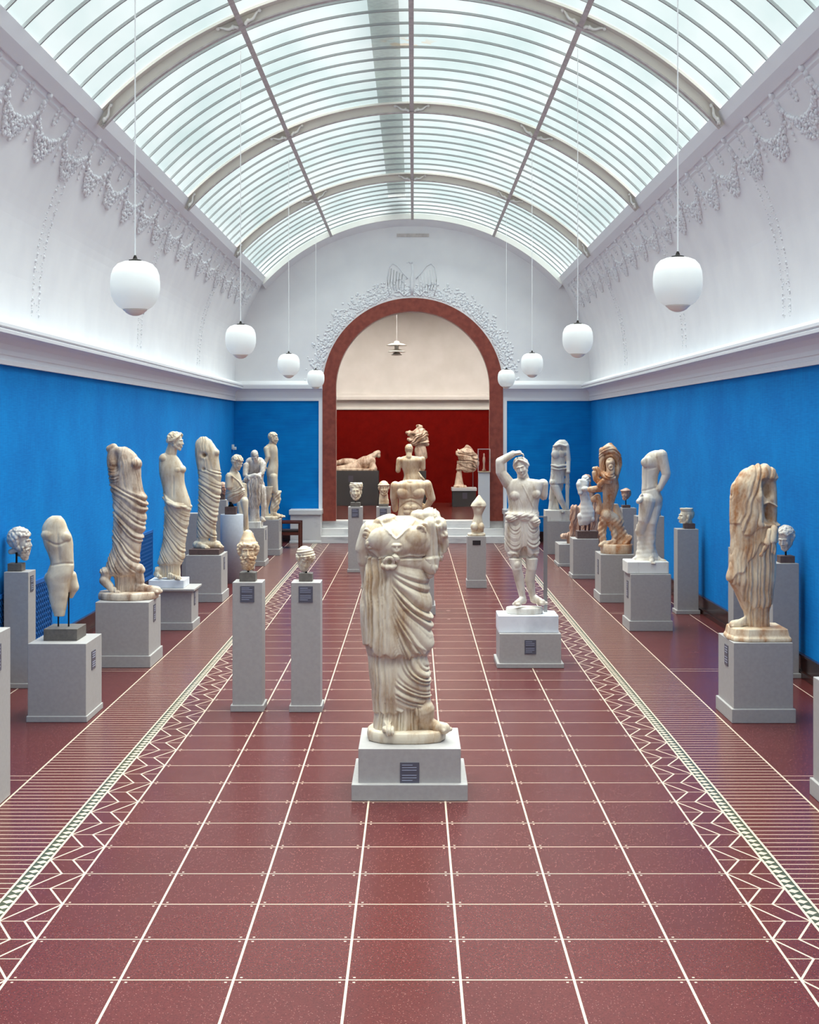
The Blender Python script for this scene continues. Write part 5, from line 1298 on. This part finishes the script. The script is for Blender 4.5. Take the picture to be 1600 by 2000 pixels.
# R4 white torso
t, zt = pedestal('grey pedestal with brown block under the small white torso, right row', 2.98, 3.46, 26.5, .55, .745, bh=.08, side='left', plate=False)
Yc = 26.75; st = thing('white_torso', 'small bright white armless nude torso standing on a brown block, right row', 'statue', (3.2, Yc, zt))
S = Sculpt(Yc, (1050, 840, 4.763), .006)
MB().box(S.P(362, 0).x, S.P(548, 0).x, Yc-.16, Yc+.16, zt, zt+.14).build('mount_block', M['brown_block'], st, bevel=.004)
for uu in (395, 445, 480): p = S.P(uu, 870); MB().tube([(p.x, Yc, zt+.13), (p.x, Yc, p.z)], .016, 8).build('mount_rod', M['wood'], st)
S.loft([(455, 385, 430, .7, 0), (480, 368, 470, .6, 0), (530, 362, 478, .62, 0), (580, 378, 480, .62, 0), (640, 398, 490, .62, 0), (700, 402, 510, .64, 0), (760, 400, 530, .66, 0), (820, 394, 525, .66, 0), (860, 388, 500, .62, 0), (885, 390, 470, .6, 0)])
S.c((385, 500, -.03), (395, 580, -.05), .055, .05); S.e(440, 545, -.1, .07, .05, .05); S.e(505, 825, -.03, .055, .05, .06); S.head(455, 465, .05, .18, yaw=60, hair='bun', neck=.04, seed=2); S.c((400, 800, 0), (405, 870, 0), .06, .045)
S.build('torso', M['m_purewhite'], st, lambda u, v, P, N: .004*nz(P, 14, 1), rough=.0006)
# R5 headless warrior
t, zt = pedestal('grey pedestal under the headless warrior in a short tunic, farthest of the right row', 2.99, 3.56, 31.7, .62, .74, bh=.0, side='left', plate=False)
Yc = 31.95; st = thing('warrior_statue', 'pale headless warrior in a short tunic, farthest of the right row', 'statue', (3.25, Yc, zt))
S = Sculpt(Yc, (1050, 840, 4.763), .009)
MB().box(2.95, S.P(318, 0).x, 31.75, 32.2, zt, zt+.24).build('base', M['m_clean'], st, bevel=.01)
S.loft([(90, 205, 255, .7, 0), (120, 165, 285, .6, 0), (170, 140, 295, .56, 0), (240, 132, 262, .6, 0), (320, 128, 260, .62, 0), (400, 124, 255, .64, 0), (470, 114, 250, .66, 0), (500, 112, 250, .66, 0)])
S.c((265, 150, -.03), (285, 280, -.05), .075, .06); S.c((285, 280, -.05), (282, 370, -.12), .055, .045); S.e(282, 385, -.13, .05, .05, .05)
S.loft([(350, 262, 300, .8, 0), (500, 258, 302, .8, 0), (640, 262, 296, .8, 0), (760, 262, 300, .8, 0)])
S.loft([(470, 130, 245, .6, 0), (540, 128, 240, .6, .04), (620, 130, 200, .6, .08)]); S.chain([(128, 325, -.1), (190, 338, -.14), (262, 325, -.08)], [.025, .028, .025]); S.chain([(128, 355, -.1), (190, 366, -.14), (262, 355, -.08)], [.022, .024, .022]); S.e(165, 225, -.09, .10, .05, .10); S.e(225, 215, -.09, .09, .05, .09); S.dn(240, 175, -.1, .05, .05); S.chain([(150, 150, -.1), (200, 135, -.12), (255, 150, -.1)], [.03, .03, .03]); S.c((150, 490, -.03), (210, 640, -.08), .105, .075); S.c((210, 640, -.08), (260, 740, -.05), .075, .055); S.c((160, 500, .03), (135, 640, .04), .095, .07); S.c((135, 640, .04), (115, 760, .05), .055, .04)
S.foot(262, 780, -.02, -30, .26); S.foot(112, 782, .05, 30, .24); S.loft([(600, 120, 175, .7, .1), (700, 110, 190, .7, .1), (785, 100, 200, .7, .1)]); S.c((180, 620, .05), (200, 770, .05), .03, .03)
S.build('figure', M['m_clean'], st, lambda u, v, P, N: smoothstep(370, 390, v)*smoothstep(500, 485, v)*ridge((u+nz(P, 9, 1)*5)/15)*.014-.008*smoothstep(495, 503, v)*smoothstep(520, 512, v)+smoothstep(255, 262, u)*smoothstep(370, 400, v)*ridge(u/13)*.012, zmin=zt+.2, rough=.0012)

# ---- next room -----------------------------------------------------------
def far_plinth(label, px0, px1, pyt, Y, d, m, plate=False, z0=NF, pale_top=False):
    x0, x1 = at(px0, 0, Y).x, at(px1, 0, Y).x; zt = at(0, pyt, Y).z
    t = thing('pedestal', label, 'pedestal', ((x0+x1)/2, Y+d/2, z0))
    MB().box(x0, x1, Y, Y+d, z0, zt-(.09 if pale_top else 0)).build('body', M[m], t, bevel=.004)
    if pale_top: MB().box(x0-.02, x1+.02, Y-.02, Y+d+.02, zt-.09, zt).build('top_slab', M['light_grey'], t, bevel=.004)
    if plate:
        xc = x0+(x1-x0)*.38+.1*(1 if pale_top else 0); MB().box(xc-.07, xc+.07, Y-.006, Y+.002, zt-.32, zt-.14).build('label_plate', M['plate'], t)
    return t, zt, x0, x1
t, zt, x0, x1 = far_plinth('wide dark grey plinth under the reclining figure in the red room', 652, 739.5, 920, 42.2, .9, 'dark_grey', True)
st = thing('reclining_statue', 'reclining marble figure with raised arm on the wide dark plinth in the red room', 'statue', ((x0+x1)/2, 42.6, zt))
S = Sculpt(42.6, (600, 780, 3.902), .012)
S.chain([(210, 525, -.1), (290, 520, -.1), (380, 515, -.1)], [.05, .09, .14]); S.chain([(200, 490, .05), (280, 475, .05), (330, 480, .05), (400, 500, .05)], [.06, .10, .12, .15])
S.chain([(380, 505, 0), (440, 480, 0), (480, 470, 0)], [.16, .19, .17]); S.c((470, 455, 0), (520, 420, 0), .12, .08); S.c((520, 415, 0), (542, 405, 0), .08, .075); S.c((540, 405, 0), (545, 432, 0), .065, .06); S.c((490, 480, -.05), (505, 530, -.1), .1, .12)
S.c((214, 450, 0), (214, 500, 0), .04, .05); S.box3(x0+.02, x1-.15, 42.3, 42.95, zt, zt+.06)
S.build('figure', M['m_brown'], st, zmin=zt, rough=.004)
t, zt, x0, x1 = far_plinth('dark grey plinth behind the nude torsos in the red room', 819, 832.5, 920, 41.2, .6, 'dark_grey')
t.location.x += 0
st = thing('hooded_statue', 'tall broken statue with jagged drapery flaring at the top, against the red wall', 'statue', (x0+.1, 41.4, zt))
S = Sculpt(41.4, (700, 820, 8.889), .011)
S.loft([(90, 1010, 1100, .8, 0), (150, 1005, 1130, .7, 0), (200, 950, 1180, .6, 0), (280, 900, 1210, .6, 0), (350, 930, 1215, .6, 0), (420, 1000, 1210, .6, 0), (450, 1000, 1140, .6, 0), (520, 975, 1130, .6, 0), (620, 990, 1150, .6, 0), (720, 1020, 1145, .6, 0), (890, 1050, 1145, .6, 0)])
S.chain([(850, 225, 0), (900, 240, 0), (960, 260, 0)], [.04, .09, .12]); S.chain([(870, 330, 0), (950, 350, 0), (1050, 400, 0), (1200, 430, 0)], [.05, .1, .1, .05]); S.c((1120, 500, 0), (1155, 640, 0), .1, .08); S.e(980, 420, 0, .12, .1, .06); S.dn(940, 295, -.1, .08, .1)
S.build('figure', M['m_brown'], st, lambda u, v, P, N: smoothstep(440, 400, v)*ridge((v+.6*u+nz(P, 6, 1)*30)/70)*.04, zmin=zt, rough=.003)
t, zt, x0, x1 = far_plinth('dark grey plinth with pale top slab under the rearing fragment in the red room', 884, 930, 953, 41.6, .7, 'dark_grey', True, pale_top=True)
st = thing('draped_fragment', 'brown marble fragment of a crouching draped figure on a column stump, red room', 'statue', ((x0+x1)/2, 41.95, zt))
S = Sculpt(41.95, (600, 780, 3.902), .011)
S.loft([(348, 1215, 1230, .8, 0), (380, 1180, 1260, .7, 0), (410, 1145, 1280, .6, 0), (440, 1150, 1300, .6, 0), (490, 1165, 1305, .6, 0), (530, 1180, 1290, .6, 0), (555, 1195, 1270, .6, 0)])
S.loft([(470, 1145, 1185, .8, 0), (560, 1138, 1180, .8, 0), (640, 1125, 1190, .8, 0), (672, 1120, 1212, .8, 0)]); S.box3(S.P(1118, 0).x, S.P(1214, 0).x, 41.7, 42.2, zt, zt+.06); S.e(1160, 405, 0, .1, .12, .09)
S.build('figure', M['m_brown'], st, lambda u, v, P, N: smoothstep(570, 540, v)*ridge((v-.5*u+nz(P, 6, 1)*20)/34)*.035, zmin=zt, rough=.004)
p = at(1264/3.902+600, 0, 41.95)
MB().tube([(p.x, 41.95, zt-.0), (p.x, 41.95, at(0, 920, 41.95).z)], .012, 8).build('support_rod', M['steel'], st)
# tall pale pedestal with glass case, standing on the second step
t, zt = pedestal('pale pedestal standing on the steps under the glass display case, right side of the arch', at(935, 0, 35.02).x, at(957, 0, 35.02).x-.0, 35.02, .26, at(0, 922.5, 35.02).z-.344, bh=.0, plate=False, mt='light_grey', z0=.344)
t['_o'] = t['_o']
st = thing('display_case', 'small glass display case with a thin figurine on the pale pedestal by the arch', 'display case', (t.location.x, 35.15, zt))
x0, x1 = t.location.x-.15, t.location.x+.15; z2 = at(0, 877, 35.02).z
MB().box(x0, x1, 35.0, 35.29, zt, zt+.02).build('case_floor', M['wood_pale'], st)
m = MB()
for a in (x0, x1-.008):
    for b_ in (35.0, 35.282): m.box(a, a+.008, b_, b_+.008, zt, z2)
m.box(x0, x1, 35.0, 35.008, z2-.008, z2).box(x0, x1, 35.282, 35.29, z2-.008, z2).box(x0, x0+.008, 35.0, 35.29, z2-.008, z2).box(x1-.008, x1, 35.0, 35.29, z2-.008, z2)
m.build('case_frame', M['light_grey'], st)
for bx in ((x0+.002, x1-.002, 35.002, 35.006), (x0+.002, x1-.002, 35.284, 35.288), (x0+.002, x0+.006, 35.006, 35.284), (x1-.006, x1-.002, 35.006, 35.284)): MB().box(*bx, zt+.02, z2-.004).build('glass_pane', M['glass'], st)
st2 = thing('figurine', 'thin pinkish standing figurine inside the glass case by the arch', 'statue', (t.location.x, 35.15, zt+.02))
m = MB(); xc = t.location.x; m.lathe([(.045, zt+.02), (.05, zt+.05), (.025, zt+.09), (.022, zt+.2), (.035, zt+.28), (.03, zt+.36), (.015, zt+.4), (.022, zt+.44), (.008, zt+.47)], xc, 35.15, 16)
m.build('figure', M['m_pink'], st2, smooth=True)

for o in list(bpy.data.objects):
    if '_o' in o: del o['_o']
